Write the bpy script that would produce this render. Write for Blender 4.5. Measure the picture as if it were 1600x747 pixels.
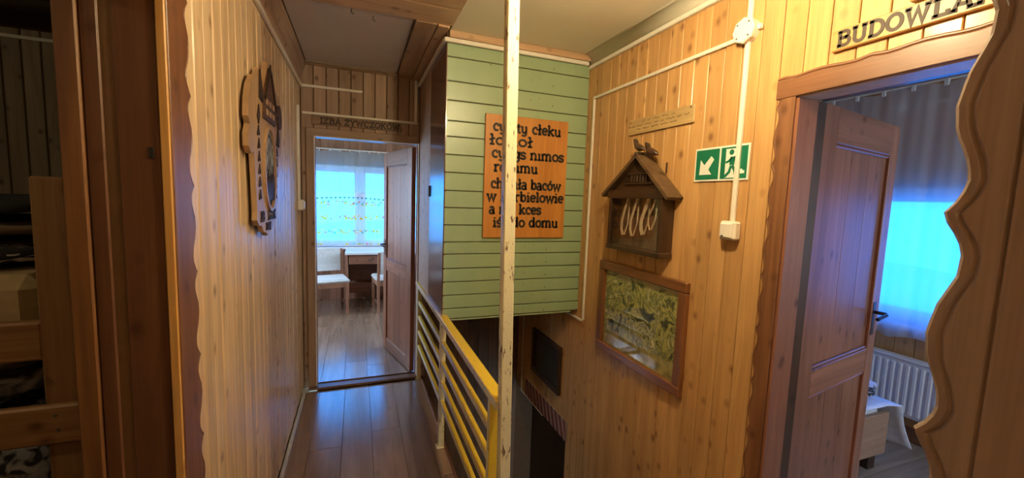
import bpy, math, random
from mathutils import Vector, Matrix
random.seed(7)
for o in list(bpy.data.objects): bpy.data.objects.remove(o)
S = bpy.context.scene
COL = S.collection

# ------------------------------------------------------------------ camera
F_PX = 636.66
YAW, PITCH, ROLL = math.radians(20.799), math.radians(5.515), math.radians(2.0386)
fw = Vector((math.sin(YAW)*math.cos(PITCH), math.cos(YAW)*math.cos(PITCH), -math.sin(PITCH)))
rt = Vector((math.cos(YAW), -math.sin(YAW), 0)); up = rt.cross(fw)
r2 = rt*math.cos(ROLL)+up*math.sin(ROLL); u2 = -rt*math.sin(ROLL)+up*math.cos(ROLL)
cd = bpy.data.cameras.new('camera'); cam = bpy.data.objects.new('camera', cd); COL.objects.link(cam)
cd.sensor_fit = 'HORIZONTAL'; cd.sensor_width = 36; cd.lens = 36*F_PX/1600
cd.clip_start = .02; cd.clip_end = 300
cam.matrix_world = Matrix(((r2.x, u2.x, -fw.x, 0), (r2.y, u2.y, -fw.y, 0), (r2.z, u2.z, -fw.z, 1.6), (0, 0, 0, 1)))
S.camera = cam

# ------------------------------------------------------------------ world, light, exposure
w = bpy.data.worlds.new('sky'); S.world = w; w.use_nodes = True
bg = w.node_tree.nodes['Background']; bg.inputs[0].default_value = (.62, .78, 1.0, 1); bg.inputs[1].default_value = 13.0
def portal(name, loc, sx, sy, d):
    l = bpy.data.lights.new(name, 'AREA'); l.shape = 'RECTANGLE'; l.size = sx; l.size_y = sy; l.cycles.is_portal = True
    o = bpy.data.objects.new(name, l); COL.objects.link(o); o.location = loc
    o.rotation_euler = Vector(d).to_track_quat('-Z', 'Y').to_euler(); return o
portal('window_portal', (.03, 6.78, 1.41), 1.96, 1.22, (0, -1, 0))
portal('window_portal', (3.8, 1.45, 1.32), 1.5, 1.0, (-1, 0, 0))
portal('window_portal', (-1.46, 5.2, 1.5), 1.8, 1.4, (1, 0, 0))  # this and the next two portals serve the added side windows
portal('window_portal', (1.86, 5.2, 1.5), 1.8, 1.4, (-1, 0, 0))
portal('window_portal', (2.75, -.91, 1.5), 1.1, 1.2, (0, 1, 0))
LAMP_W = 52.0
LAMP_COL = (1.0, .79, .44)
S.view_settings.view_transform = 'Standard'; S.view_settings.look = 'None'
S.view_settings.exposure = 0.12; S.view_settings.gamma = 1.0; S.view_settings.use_curve_mapping = False

# ------------------------------------------------------------------ materials
MATS = {}
def newmat(name):
    m = bpy.data.materials.new(name); m.use_nodes = True
    nt = m.node_tree; b = nt.nodes['Principled BSDF']; MATS[name] = m
    return m, nt, b
def N(nt, t, **k):
    n = nt.nodes.new(t)
    for a, v in k.items(): setattr(n, a, v)
    return n
def ramp(nt, src, stops):
    r = N(nt, 'ShaderNodeValToRGB'); e = r.color_ramp.elements
    while len(e) < len(stops): e.new(.5)
    for x, (p, c) in zip(e, stops):
        x.position = p; x.color = (c, c, c, 1) if not hasattr(c, '__len__') else (*c, 1)
    nt.links.new(src, r.inputs[0]); return r.outputs[0]
def mixc(nt, fac, a, b, mode='MIX'):
    m = N(nt, 'ShaderNodeMix', data_type='RGBA', blend_type=mode)
    for i, v in ((0, fac), (6, a), (7, b)):
        if hasattr(v, 'is_linked'): nt.links.new(v, m.inputs[i])
        else: m.inputs[i].default_value = v if i == 0 else (*v, 1)
    return m.outputs[2]
def plain(name, c, rough=.5, metal=0, bump=0, var=.12, scale=20, coat=0):
    if name in MATS: return MATS[name]
    m, nt, b = newmat(name); L = nt.links.new
    tc = N(nt, 'ShaderNodeTexCoord'); n = N(nt, 'ShaderNodeTexNoise'); n.inputs['Scale'].default_value = scale; n.inputs['Detail'].default_value = 5
    L(tc.outputs['Object'], n.inputs['Vector'])
    col = ramp(nt, n.outputs['Fac'], [(.3, tuple(x*(1-var) for x in c)), (.7, tuple(min(1, x*(1+var)) for x in c))])
    L(col, b.inputs['Base Color']); b.inputs['Roughness'].default_value = rough; b.inputs['Metallic'].default_value = metal
    b.inputs['Coat Weight'].default_value = coat; b.inputs['Coat Roughness'].default_value = .12
    if bump:
        bp = N(nt, 'ShaderNodeBump'); bp.inputs['Strength'].default_value = bump; bp.inputs['Distance'].default_value = .004
        L(n.outputs['Fac'], bp.inputs['Height']); L(bp.outputs[0], b.inputs['Normal'])
    return m
def wood(name, light, dark, axis='z', rough=.45, knot=1.0, coat=0.0, ring=9.0, tint=.16, spec=.5):
    key = name+'_'+axis
    if key in MATS: return MATS[key]
    m, nt, b = newmat(key); L = nt.links.new
    tc = N(nt, 'ShaderNodeTexCoord'); oi = N(nt, 'ShaderNodeObjectInfo')
    mul = N(nt, 'ShaderNodeMath', operation='MULTIPLY'); L(oi.outputs['Random'], mul.inputs[0]); mul.inputs[1].default_value = 53.7
    add = N(nt, 'ShaderNodeVectorMath', operation='ADD'); L(tc.outputs['Object'], add.inputs[0]); L(mul.outputs[0], add.inputs[1])
    def mapped(a, al):
        mp = N(nt, 'ShaderNodeMapping'); L(add.outputs[0], mp.inputs[0])
        mp.inputs['Scale'].default_value = tuple(al if ax == axis else a for ax in 'xyz'); return mp.outputs[0]
    vk = N(nt, 'ShaderNodeTexVoronoi'); vk.inputs['Scale'].default_value = 1; L(mapped(14, 10), vk.inputs['Vector'])
    n1 = N(nt, 'ShaderNodeTexNoise'); n1.inputs['Scale'].default_value = 1; n1.inputs['Detail'].default_value = 5; n1.inputs['Distortion'].default_value = .9
    L(mapped(ring*2.2, ring*.13), n1.inputs['Vector'])
    n2 = N(nt, 'ShaderNodeTexNoise'); n2.inputs['Scale'].default_value = 1; n2.inputs['Detail'].default_value = 3
    L(mapped(190, 6), n2.inputs['Vector'])
    n3 = N(nt, 'ShaderNodeTexNoise'); n3.inputs['Scale'].default_value = 1; n3.inputs['Detail'].default_value = 3
    L(mapped(4, 1.6), n3.inputs['Vector'])
    base = mixc(nt, ramp(nt, n1.outputs['Fac'], [(.34, 0), (.66, 1)]), dark, light)
    fine = ramp(nt, n2.outputs['Fac'], [(.3, .78), (.6, 1.06)])
    base = mixc(nt, .55, base, fine, 'MULTIPLY')
    base = mixc(nt, .5, base, ramp(nt, n3.outputs['Fac'], [(.3, .72), (.7, 1.1)]), 'MULTIPLY')
    # knots: only some cells
    sep = N(nt, 'ShaderNodeSeparateColor'); L(vk.outputs['Color'], sep.inputs[0])
    sel = ramp(nt, sep.outputs[0], [(.50, 0), (.51, 1)])
    kd = ramp(nt, vk.outputs['Distance'], [(.10, 1), (.17, .5), (.30, 0)])
    km = N(nt, 'ShaderNodeMath', operation='MULTIPLY'); L(sel, km.inputs[0]); L(kd, km.inputs[1])
    k2 = N(nt, 'ShaderNodeMath', operation='MULTIPLY'); L(km.outputs[0], k2.inputs[0]); k2.inputs[1].default_value = 0.75*knot
    base = mixc(nt, k2.outputs[0], base, tuple(x*f for x, f in zip(dark, (.32, .22, .18))))
    hs = N(nt, 'ShaderNodeHueSaturation'); L(base, hs.inputs['Color'])
    mr = N(nt, 'ShaderNodeMapRange'); L(oi.outputs['Random'], mr.inputs[0]); mr.inputs[3].default_value = 1-tint; mr.inputs[4].default_value = 1+tint
    L(mr.outputs[0], hs.inputs['Value'])
    L(hs.outputs[0], b.inputs['Base Color'])
    b.inputs['Roughness'].default_value = rough; b.inputs['Coat Weight'].default_value = coat; b.inputs['Coat Roughness'].default_value = .18
    b.inputs['Specular IOR Level'].default_value = spec
    bp = N(nt, 'ShaderNodeBump'); bp.inputs['Strength'].default_value = .12; bp.inputs['Distance'].default_value = .002
    L(n2.outputs['Fac'], bp.inputs['Height']); L(bp.outputs[0], b.inputs['Normal'])
    return m
PINE = lambda a='z': wood('pine', (.67, .395, .16), (.54, .295, .108), a, .42, coat=.15, tint=.07)
PINEL = lambda a='z': wood('pine_pale', (.80, .62, .41), (.62, .45, .28), a, .42, coat=.15, tint=.10)
FRAME = lambda a='z': wood('brown_pine', (.235, .108, .050), (.15, .060, .027), a, .42, knot=.8, coat=.15)
FAR = lambda a='z': wood('aged_pine', (.45, .32, .235), (.34, .22, .155), a, .5)
DOORM = lambda a='z': wood('door_pine', (.33, .145, .085), (.22, .088, .048), a, .4, coat=.15)
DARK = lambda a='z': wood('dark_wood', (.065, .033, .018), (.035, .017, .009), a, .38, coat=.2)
GLOSSB = lambda a='z': wood('glossy_brown', (.15, .075, .05), (.10, .045, .03), a, .22, knot=.3, coat=.5)
BUNK = lambda a='z': wood('bunk_pine', (.34, .18, .075), (.22, .105, .04), a, .5)
OLD = lambda a='z': wood('grey_board', (.34, .27, .19), (.24, .18, .12), a, .6)
LAM = lambda a='y': wood('laminate', (.31, .205, .14), (.215, .135, .088), a, .2, knot=.25, ring=7, tint=.10, coat=.7)
LAMP = lambda a='y': wood('pale_laminate', (.42, .34, .26), (.32, .25, .18), a, .25, knot=.2, ring=7, tint=.08)
WHITEP = lambda: plain('white_plastic', (.80, .77, .70), .38, var=.04)
GREYMET = lambda: plain('dull_metal', (.10, .12, .10), .4, metal=.6)
BLACK = lambda: plain('black_ink', (.012, .010, .009), .6)
BURNT = lambda: plain('burnt_brown', (.035, .018, .010), .6)
GROOVE = lambda: plain('groove_wood', (.14, .07, .025), .7)
def paint_worn(name, c, under, lo, hi, rough=.35, bump=.4, scale=26, spread=(60, 60, 14)):
    if name in MATS: return MATS[name]
    m, nt, b = newmat(name); L = nt.links.new
    tc = N(nt, 'ShaderNodeTexCoord'); mp = N(nt, 'ShaderNodeMapping'); mp.inputs['Scale'].default_value = tuple(x/scale for x in spread); L(tc.outputs['Object'], mp.inputs[0])
    n = N(nt, 'ShaderNodeTexNoise'); n.inputs['Scale'].default_value = scale; n.inputs['Detail'].default_value = 8; n.inputs['Roughness'].default_value = .65
    L(mp.outputs[0], n.inputs['Vector'])
    n2 = N(nt, 'ShaderNodeTexNoise'); n2.inputs['Scale'].default_value = 5; L(tc.outputs['Object'], n2.inputs['Vector'])
    mask = ramp(nt, n.outputs['Fac'], [(lo, 0), (hi, 1)])
    cc = mixc(nt, ramp(nt, n2.outputs['Fac'], [(.3, 0), (.7, 1)]), tuple(x*.88 for x in c), c)
    L(mixc(nt, mask, cc, under), b.inputs['Base Color']); b.inputs['Roughness'].default_value = rough
    n4 = N(nt, 'ShaderNodeTexNoise'); n4.inputs['Scale'].default_value = 120; L(tc.outputs['Object'], n4.inputs['Vector'])
    bp = N(nt, 'ShaderNodeBump'); bp.inputs['Strength'].default_value = bump; bp.inputs['Distance'].default_value = .003
    L(n4.outputs['Fac'], bp.inputs['Height']); L(bp.outputs[0], b.inputs['Normal'])
    return m
CREAM = lambda: paint_worn('cream_paint', (.76, .74, .50), (.12, .045, .02), .575, .62)
WARM_LIT = lambda: paint_worn('warm_lit_paint', (.84, .60, .05), (.16, .07, .02), .64, .70)  # rust-spotted cream paint with the warm lamp light put into its colour
GREEN = lambda: paint_worn('green_paint', (.32, .45, .28), (.16, .12, .06), .66, .70, .3, .25, spread=(26, 26, 26))
def glass(name='window_glass', tint=(1, 1, 1)):
    if name in MATS: return MATS[name]
    m, nt, b = newmat(name); L = nt.links.new
    t = N(nt, 'ShaderNodeBsdfTransparent'); g = N(nt, 'ShaderNodeBsdfGlossy'); g.inputs['Roughness'].default_value = .02; t.inputs[0].default_value = (*tint, 1)
    lw = N(nt, 'ShaderNodeLayerWeight'); lw.inputs[0].default_value = .5; mx = N(nt, 'ShaderNodeMixShader')
    pw = N(nt, 'ShaderNodeMath', operation='POWER'); L(lw.outputs['Facing'], pw.inputs[0]); pw.inputs[1].default_value = 4.0
    ma = N(nt, 'ShaderNodeMath', operation='MULTIPLY_ADD'); L(pw.outputs[0], ma.inputs[0]); ma.inputs[1].default_value = .95; ma.inputs[2].default_value = .045
    L(ma.outputs[0], mx.inputs[0]); L(t.outputs[0], mx.inputs[1]); L(g.outputs[0], mx.inputs[2])
    L(mx.outputs[0], nt.nodes['Material Output'].inputs[0]); return m
def sheer(name, c, open_=.45, pat=None, tint=(1, 1, 1)):
    if name in MATS: return MATS[name]
    m, nt, b = newmat(name); L = nt.links.new
    t = N(nt, 'ShaderNodeBsdfTransparent'); tr = N(nt, 'ShaderNodeBsdfTranslucent'); df = N(nt, 'ShaderNodeBsdfDiffuse')
    tc = N(nt, 'ShaderNodeTexCoord')
    t.inputs[0].default_value = (*tint, 1); tr.inputs[0].default_value = (*c, 1); df.inputs[0].default_value = (*c, 1)
    m1 = N(nt, 'ShaderNodeMixShader'); m1.inputs[0].default_value = .4; L(tr.outputs[0], m1.inputs[1]); L(df.outputs[0], m1.inputs[2])
    m2 = N(nt, 'ShaderNodeMixShader'); m2.inputs[0].default_value = 1-open_; L(t.outputs[0], m2.inputs[1]); L(m1.outputs[0], m2.inputs[2])
    if pat:   # embroidered bands: flowers as voronoi spots gathered on bands of height
        sx = N(nt, 'ShaderNodeSeparateXYZ'); L(tc.outputs['Object'], sx.inputs[0])
        wv = N(nt, 'ShaderNodeMath', operation='SINE'); mm = N(nt, 'ShaderNodeMath', operation='MULTIPLY'); L(sx.outputs[2], mm.inputs[0]); mm.inputs[1].default_value = 2*math.pi/.21; L(mm.outputs[0], wv.inputs[0])
        v = N(nt, 'ShaderNodeTexVoronoi'); v.inputs['Scale'].default_value = 26; L(tc.outputs['Object'], v.inputs['Vector'])
        spot = ramp(nt, v.outputs['Distance'], [(.40, 1), (.5, 0)])
        band = ramp(nt, wv.outputs[0], [(.35, 0), (.62, 1)])
        a = N(nt, 'ShaderNodeMath', operation='MULTIPLY'); L(spot, a.inputs[0]); L(band, a.inputs[1])
        sc = N(nt, 'ShaderNodeSeparateColor'); L(v.outputs['Color'], sc.inputs[0])
        colr = ramp(nt, sc.outputs[0], [(.0, (1, .62, .02)), (.55, (1, .5, .03)), (.75, (1, .2, .2)), (.9, (.2, .5, .25))])
        n5 = mixc(nt, a.outputs[0], c, colr); L(n5, tr.inputs[0]); L(n5, df.inputs[0])
        f = N(nt, 'ShaderNodeMath', operation='MULTIPLY_ADD'); L(a.outputs[0], f.inputs[0]); f.inputs[1].default_value = .5; f.inputs[2].default_value = 1-open_; L(f.outputs[0], m2.inputs[0])
    L(m2.outputs[0], nt.nodes['Material Output'].inputs[0]); return m
def emit(name, c, s):
    m, nt, b = newmat(name); b.inputs['Base Color'].default_value = (.9, .9, .9, 1)
    b.inputs['Emission Color'].default_value = (*c, 1); b.inputs['Emission Strength'].default_value = s; return m

# ------------------------------------------------------------------ mesh builder
WL = {}
def wl(p): return WL.get(p.name, Vector((0, 0, 0))) if p else Vector((0, 0, 0))
_cf = None
def _ctopo():
    global _cf
    if _cf: return _cf
    ix = {}; vs = []
    for sx in (-1, 1):
        for sy in (-1, 1):
            for sz in (-1, 1):
                for k in range(3):
                    ix[(sx, sy, sz, k)] = len(vs)
                    vs.append(Vector([s*(1 if j == k else .8) for j, s in enumerate((sx, sy, sz))]))
    fs = []
    for k in range(3):
        o = [j for j in range(3) if j != k]
        for s in (-1, 1):
            q = []
            for a, b in ((-1, -1), (1, -1), (1, 1), (-1, 1)):
                t = [0]*3; t[k] = s; t[o[0]] = a; t[o[1]] = b; q.append(ix[(*t, k)])
            fs.append(q)
        for a in (-1, 1):
            for b in (-1, 1):
                t0 = [0]*3; t0[k] = -1; t0[o[0]] = a; t0[o[1]] = b; t1 = list(t0); t1[k] = 1
                fs.append([ix[(*t0, o[0])], ix[(*t1, o[0])], ix[(*t1, o[1])], ix[(*t0, o[1])]])
    for sx in (-1, 1):
        for sy in (-1, 1):
            for sz in (-1, 1): fs.append([ix[(sx, sy, sz, k)] for k in range(3)])
    out = []
    for f in fs:
        n = (vs[f[1]]-vs[f[0]]).cross(vs[f[2]]-vs[f[0]]); c = sum((vs[i] for i in f), Vector())
        out.append(f if n.dot(c) > 0 else f[::-1])
    _cf = (ix, out); return _cf
class MB:
    def __init__(s): s.v = []; s.f = []; s.m = []
    def add(s, vs, fs, mi=0):
        b = len(s.v); s.v += [Vector(x) for x in vs]; s.f += [[i+b for i in f] for f in fs]; s.m += [mi]*len(fs); return s
    def cbox(s, lo, hi, c=.003, mi=0):
        ix, fs = _ctopo(); lo = [min(a, b) for a, b in zip(lo, hi)] if False else lo
        L = [min(a, b) for a, b in zip(lo, hi)]; H = [max(a, b) for a, b in zip(lo, hi)]
        c = min(c, .45*min(h-l for l, h in zip(L, H))); vs = [None]*24
        for (sx, sy, sz, k), i in ix.items():
            p = []
            for j, sg in enumerate((sx, sy, sz)):
                e = H[j] if sg > 0 else L[j]; p.append(e if j == k else e-sg*c)
            vs[i] = p
        return s.add(vs, fs, mi)
    def box(s, lo, hi, mi=0):
        x0, y0, z0 = lo; x1, y1, z1 = hi
        return s.add([(x0, y0, z0), (x1, y0, z0), (x1, y1, z0), (x0, y1, z0), (x0, y0, z1), (x1, y0, z1), (x1, y1, z1), (x0, y1, z1)],
                     [[0, 3, 2, 1], [4, 5, 6, 7], [0, 1, 5, 4], [1, 2, 6, 5], [2, 3, 7, 6], [3, 0, 4, 7]], mi)
    def prism(s, poly, fr, t0, t1, mi=0):
        o, U, V = (Vector(x) for x in fr); W = U.cross(V); n = len(poly)
        ar = sum(poly[i][0]*poly[(i+1) % n][1]-poly[(i+1) % n][0]*poly[i][1] for i in range(n))
        if ar < 0: poly = poly[::-1]
        a = [o+U*x+V*y+W*t0 for x, y in poly]; b = [o+U*x+V*y+W*t1 for x, y in poly]
        if t1 < t0: a, b = b, a
        return s.add(a+b, [list(range(n))[::-1], list(range(n, 2*n))]+[[i, (i+1) % n, n+(i+1) % n, n+i] for i in range(n)], mi)
    def tube(s, pts, r, n=8, mi=0, caps=True, flat=None):
        pts = [Vector(p) for p in pts]; rs = r if hasattr(r, '__len__') else [r]*len(pts); vs = []
        u = None
        for i, p in enumerate(pts):
            d = (pts[min(i+1, len(pts)-1)]-pts[max(i-1, 0)]).normalized()
            if u is None: u = d.orthogonal().normalized()
            u = (u-d*u.dot(d)).normalized(); w_ = d.cross(u)
            for k in range(n):
                a = 2*math.pi*k/n; vs.append(p+(u*math.cos(a)+w_*math.sin(a))*rs[i])
        fs = []
        for i in range(len(pts)-1):
            for k in range(n):
                k2 = (k+1) % n; fs.append([i*n+k, i*n+k2, (i+1)*n+k2, (i+1)*n+k])
        if caps: fs += [list(range(n))[::-1], [(len(pts)-1)*n+k for k in range(n)]]
        return s.add(vs, fs, mi)
    def lathe(s, prof, o, ax=(0, 0, 1), n=20, mi=0):   # prof: (r, h) from bottom to top
        ax = Vector(ax).normalized(); u = ax.orthogonal().normalized(); w_ = ax.cross(u); o = Vector(o); vs = []
        for r, h in prof:
            for k in range(n):
                a = 2*math.pi*k/n; vs.append(o+ax*h+(u*math.cos(a)+w_*math.sin(a))*max(r, 1e-4))
        fs = [[i*n+k, i*n+(k+1) % n, (i+1)*n+(k+1) % n, (i+1)*n+k] for i in range(len(prof)-1) for k in range(n)]
        fs += [list(range(n))[::-1], [(len(prof)-1)*n+k for k in range(n)]]
        return s.add(vs, fs, mi)
    def grid(s, fn, nu, nv, mi=0):
        vs = [fn(i/nu, j/nv) for i in range(nu+1) for j in range(nv+1)]
        return s.add(vs, [[i*(nv+1)+j, (i+1)*(nv+1)+j, (i+1)*(nv+1)+j+1, i*(nv+1)+j+1] for i in range(nu) for j in range(nv)], mi)
    def build(s, name, mats, parent=None, smooth=False, thick=0):
        lo = Vector([min(v[k] for v in s.v) for k in range(3)]); hi = Vector([max(v[k] for v in s.v) for k in range(3)])
        c = (lo+hi)/2
        if parent is None: c.z = lo.z
        me = bpy.data.meshes.new(name); me.from_pydata([v-c for v in s.v], [], s.f)
        if not hasattr(mats, '__len__'): mats = [mats]
        for m in mats: me.materials.append(m)
        if len(mats) > 1: me.polygons.foreach_set('material_index', s.m)
        if smooth: me.polygons.foreach_set('use_smooth', [True]*len(me.polygons))
        o = bpy.data.objects.new(name, me); COL.objects.link(o)
        o.location = c-wl(parent); WL[o.name] = c.copy()
        if parent: o.parent = parent
        if thick:
            md = o.modifiers.new('thickness', 'SOLIDIFY'); md.thickness = thick; md.offset = 0
        return o
def thing(name, loc, label, cat, group=None):
    o = bpy.data.objects.new(name, None); COL.objects.link(o); o.location = loc; o.empty_display_size = .05
    WL[o.name] = Vector(loc); o['label'] = label; o['category'] = cat
    if group: o['group'] = group
    return o
def tag(o, label, cat, group=None):
    o['label'] = label; o['category'] = cat
    if group: o['group'] = group
    return o
def structure(o, label, cat):
    o['kind'] = 'structure'; o['label'] = label; o['category'] = cat; return o
def bx(name, lo, hi, mat, parent=None, c=.003): return MB().cbox(lo, hi, c).build(name, mat, parent)

# boards set on a wall; plane 'x' (runs along y) or 'y' (runs along x); sgn: direction the face looks
def boards(parent, plane, face, sgn, a0, a1, pitch, spans, mat, gap=.0028, th=.012, name='board', jit=.0012, ch=.0025):
    n = max(1, round((a1-a0)/pitch)); p = (a1-a0)/n; out = []
    for i in range(n):
        l, h = a0+i*p+gap/2, a0+(i+1)*p-gap/2
        for z0, z1 in spans((l+h)/2):
            f = face-sgn*random.random()*jit; bk = face-sgn*th
            if plane == 'x': lo, hi = (min(f, bk), l, z0), (max(f, bk), h, z1)
            else: lo, hi = (l, min(f, bk), z0), (h, max(f, bk), z1)
            out.append(bx(name, lo, hi, mat, parent, ch))
    return out

# ------------------------------------------------------------------ stroke lettering (slab serif)
def arc(cx, cy, rx, ry, a0, a1, n=12):
    return [(cx+rx*math.cos(math.radians(a0+(a1-a0)*i/n)), cy+ry*math.sin(math.radians(a0+(a1-a0)*i/n))) for i in range(n+1)]
def sf(x, y, w_=.17): return [(x-w_, y), (x+w_, y)]
sl = .07
GL = {
 'a': (.86, [arc(.36, .27, .27, .25, 0, 360, 16), [(.64, .9-.2), (.64, .02)], arc(.37, .68, .27, .25, 0, 150), [(.6, .06), (.84, .06)]]),
 'b': (.92, [[(.2, 0), (.2, 1.4)], sf(.13, 1.4-sl, .12), arc(.5, .5, .3, .43, 0, 360, 18)]),
 'c': (.8, [arc(.46, .5, .33, .43, 45, 315, 16), [(.7, .8), (.7, .6)]]),
 'ć': (.8, [arc(.46, .5, .33, .43, 45, 315, 16), [(.7, .8), (.7, .6)], [(.42, 1.12), (.62, 1.4)]]),
 'd': (.95, [[(.72, 0), (.72, 1.4)], sf(.66, 1.4-sl, .12), arc(.42, .5, .3, .43, 0, 360, 18), [(.72, sl), (.9, sl)]]),
 'e': (.84, [arc(.44, .5, .33, .43, 0, 320, 18), [(.11, .52), (.77, .52)]]),
 'g': (.88, [arc(.42, .55, .3, .38, 0, 360, 18), [(.72, .95), (.72, -.1)], arc(.4, -.08, .32, .3, 0, -150, 10), [(.72, .9), (.9, .9)]]),
 'h': (1.0, [[(.2, 0), (.2, 1.4)], sf(.15, 1.4-sl, .13), arc(.48, .6, .28, .33, 180, 0, 10)+[(.76, 0)], sf(.2, sl, .19), sf(.76, sl, .19)]),
 'i': (.5, [[(.25, 0), (.25, .93)], sf(.25, sl, .22), [(.04, .93-sl), (.25, .93-sl)], [(.25, 1.14), (.25, 1.34)]]),
 'ı': (.5, [[(.25, 0), (.25, .93)], sf(.25, sl, .22), [(.04, .93-sl), (.25, .93-sl)]]),
 'k': (.98, [[(.2, 0), (.2, 1.4)], sf(.14, 1.4-sl, .13), [(.2, .42), (.74, .88)], [(.38, .55), (.78, .06)], sf(.2, sl, .19), sf(.8, sl, .17), sf(.72, .93-sl, .17)]),
 'l': (.5, [[(.25, 0), (.25, 1.4)], sf(.25, sl, .22), sf(.17, 1.4-sl, .12)]),
 'ł': (.56, [[(.28, 0), (.28, 1.4)], sf(.28, sl, .22), sf(.2, 1.4-sl, .12), [(.03, .6), (.54, .88)]]),
 'm': (1.5, [[(.2, 0), (.2, .93)], sf(.13, .93-sl, .12), arc(.46, .6, .26, .33, 180, 0, 10)+[(.72, 0)], arc(.98, .6, .26, .33, 180, 0, 10)+[(1.24, 0)], sf(.2, sl, .18), sf(.72, sl, .18), sf(1.24, sl, .18)]),
 'n': (1.0, [[(.2, 0), (.2, .93)], sf(.13, .93-sl, .12), arc(.48, .6, .28, .33, 180, 0, 10)+[(.76, 0)], sf(.2, sl, .19), sf(.76, sl, .19)]),
 'o': (.9, [arc(.45, .5, .34, .43, 0, 360, 20)]),
 'ó': (.9, [arc(.45, .5, .34, .43, 0, 360, 20), [(.4, 1.1), (.6, 1.38)]]),
 'r': (.75, [[(.22, 0), (.22, .93)], sf(.14, .93-sl, .12), arc(.5, .6, .28, .31, 180, 40, 10), sf(.24, sl, .22)]),
 's': (.76, [arc(.38, .7, .26, .22, 20, 270, 10)+arc(.38, .27, .27, .22, 90, -160, 10), [(.64, .9), (.64, .7)], [(.1, .06), (.1, .26)]]),
 'ś': (.76, [arc(.38, .7, .26, .22, 20, 270, 10)+arc(.38, .27, .27, .22, 90, -160, 10), [(.36, 1.1), (.56, 1.38)]]),
 't': (.62, [[(.28, 1.2), (.28, .25)]+arc(.45, .22, .17, .19, 180, 320, 6), [(.04, .86), (.56, .86)]]),
 'u': (.98, [[(.2, .93), (.2, .36)]+arc(.46, .34, .26, .31, 180, 360, 10), [(.72, .93), (.72, 0)], [(.02, .86), (.2, .86)], [(.56, .86), (.72, .86)], [(.72, sl), (.94, sl)]]),
 'w': (1.3, [[(.15, .93), (.38, .03), (.65, .8), (.92, .03), (1.15, .93)], sf(.15, .86, .17), sf(1.15, .86, .17), sf(.65, .86, .12)]),
 'y': (.98, [[(.2, .93), (.2, .4)]+arc(.46, .38, .26, .3, 180, 360, 10), [(.72, .93), (.72, -.08)], arc(.42, -.08, .3, .26, 0, -150, 8), [(.02, .86), (.2, .86)], [(.56, .86), (.72, .86)]]),
 'z': (.8, [[(.12, .86), (.66, .86), (.12, .07), (.7, .07)], [(.14, .9), (.14, .66)], [(.68, .03), (.68, .27)]]),
 'A': (1.2, [[(.16, 0), (.6, 1.36), (1.04, 0)], [(.34, .45), (.86, .45)], sf(.18, sl, .2), sf(1.02, sl, .2)]),
 'B': (1.1, [[(.25, 0), (.25, 1.4)], [(.06, 1.4-sl), (.6, 1.4-sl)]+arc(.6, 1.05, .28, .28, 90, -90, 8)+[(.25, .77)], [(.6, .77)]+arc(.62, .42, .34, .35, 90, -90, 8)+[(.06, sl)]]),
 'C': (1.1, [arc(.58, .7, .44, .63, 45, 315, 16), [(.92, 1.3), (.92, .98)]]),
 'D': (1.15, [[(.25, 0), (.25, 1.4)], [(.06, 1.4-sl), (.5, 1.4-sl)]+arc(.5, .7, .5, .63, 90, -90, 12)+[(.06, sl)]]),
 'G': (1.15, [arc(.58, .7, .44, .63, 45, 340, 16), [(.98, .5), (.62, .5)], [(.92, 1.3), (.92, .98)]]),
 'I': (.66, [[(.33, 0), (.33, 1.4)], sf(.33, sl, .27), sf(.33, 1.4-sl, .27)]),
 'K': (1.2, [[(.25, 0), (.25, 1.4)], sf(.25, sl, .22), sf(.25, 1.4-sl, .22), [(.25, .6), (.9, 1.3)], [(.45, .8), (.98, .06)], sf(.92, 1.4-sl, .18), sf(1.0, sl, .18)]),
 'L': (1.0, [[(.27, 0), (.27, 1.4)], sf(.27, 1.4-sl, .23), [(.05, sl), (.88, sl), (.88, .4)]]),
 'N': (1.3, [[(.25, 0), (.25, 1.4)], [(.25, 1.36), (1.02, .04)], [(1.02, 0), (1.02, 1.4)], sf(.25, sl, .2), sf(.18, 1.4-sl, .16), sf(1.02, 1.4-sl, .2)]),
 'O': (1.15, [arc(.57, .7, .45, .63, 0, 360, 22)]),
 'Ó': (1.15, [arc(.57, .7, .45, .63, 0, 360, 22), [(.52, 1.5), (.76, 1.75)]]),
 'U': (1.15, [[(.24, 1.4), (.24, .45)]+arc(.57, .42, .33, .37, 180, 360, 10)+[(.9, 1.4)], sf(.24, 1.4-sl, .2), sf(.9, 1.4-sl, .2)]),
 'W': (1.55, [[(.18, 1.36), (.46, .05), (.77, 1.2), (1.08, .05), (1.36, 1.36)], sf(.2, 1.4-sl, .2), sf(1.34, 1.4-sl, .2)]),
 'Y': (1.15, [[(.16, 1.36), (.57, .68), (.98, 1.36)], [(.57, .7), (.57, 0)], sf(.18, 1.4-sl, .18), sf(.96, 1.4-sl, .18), sf(.57, sl, .24)]),
 'Z': (1.0, [[(.16, 1.4-sl), (.84, 1.4-sl), (.14, sl), (.86, sl)], [(.18, 1.4), (.18, 1.05)], [(.84, 0), (.84, .36)]]),
 'Ż': (1.0, [[(.16, 1.4-sl), (.84, 1.4-sl), (.14, sl), (.86, sl)], [(.18, 1.4), (.18, 1.05)], [(.84, 0), (.84, .36)], [(.5, 1.5), (.5, 1.7)]]),
 'R': (1.15, [[(.25, 0), (.25, 1.4)], [(.06, 1.4-sl), (.6, 1.4-sl)]+arc(.6, 1.02, .3, .31, 90, -90, 8)+[(.25, .71)], [(.58, .71), (.98, .06)], sf(.25, sl, .2), sf(1.0, sl, .14)]),
 'S': (.95, [arc(.47, 1.02, .34, .31, 20, 270, 10)+arc(.47, .38, .36, .32, 90, -160, 10)]),
 ' ': (.55, []),
}
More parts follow.
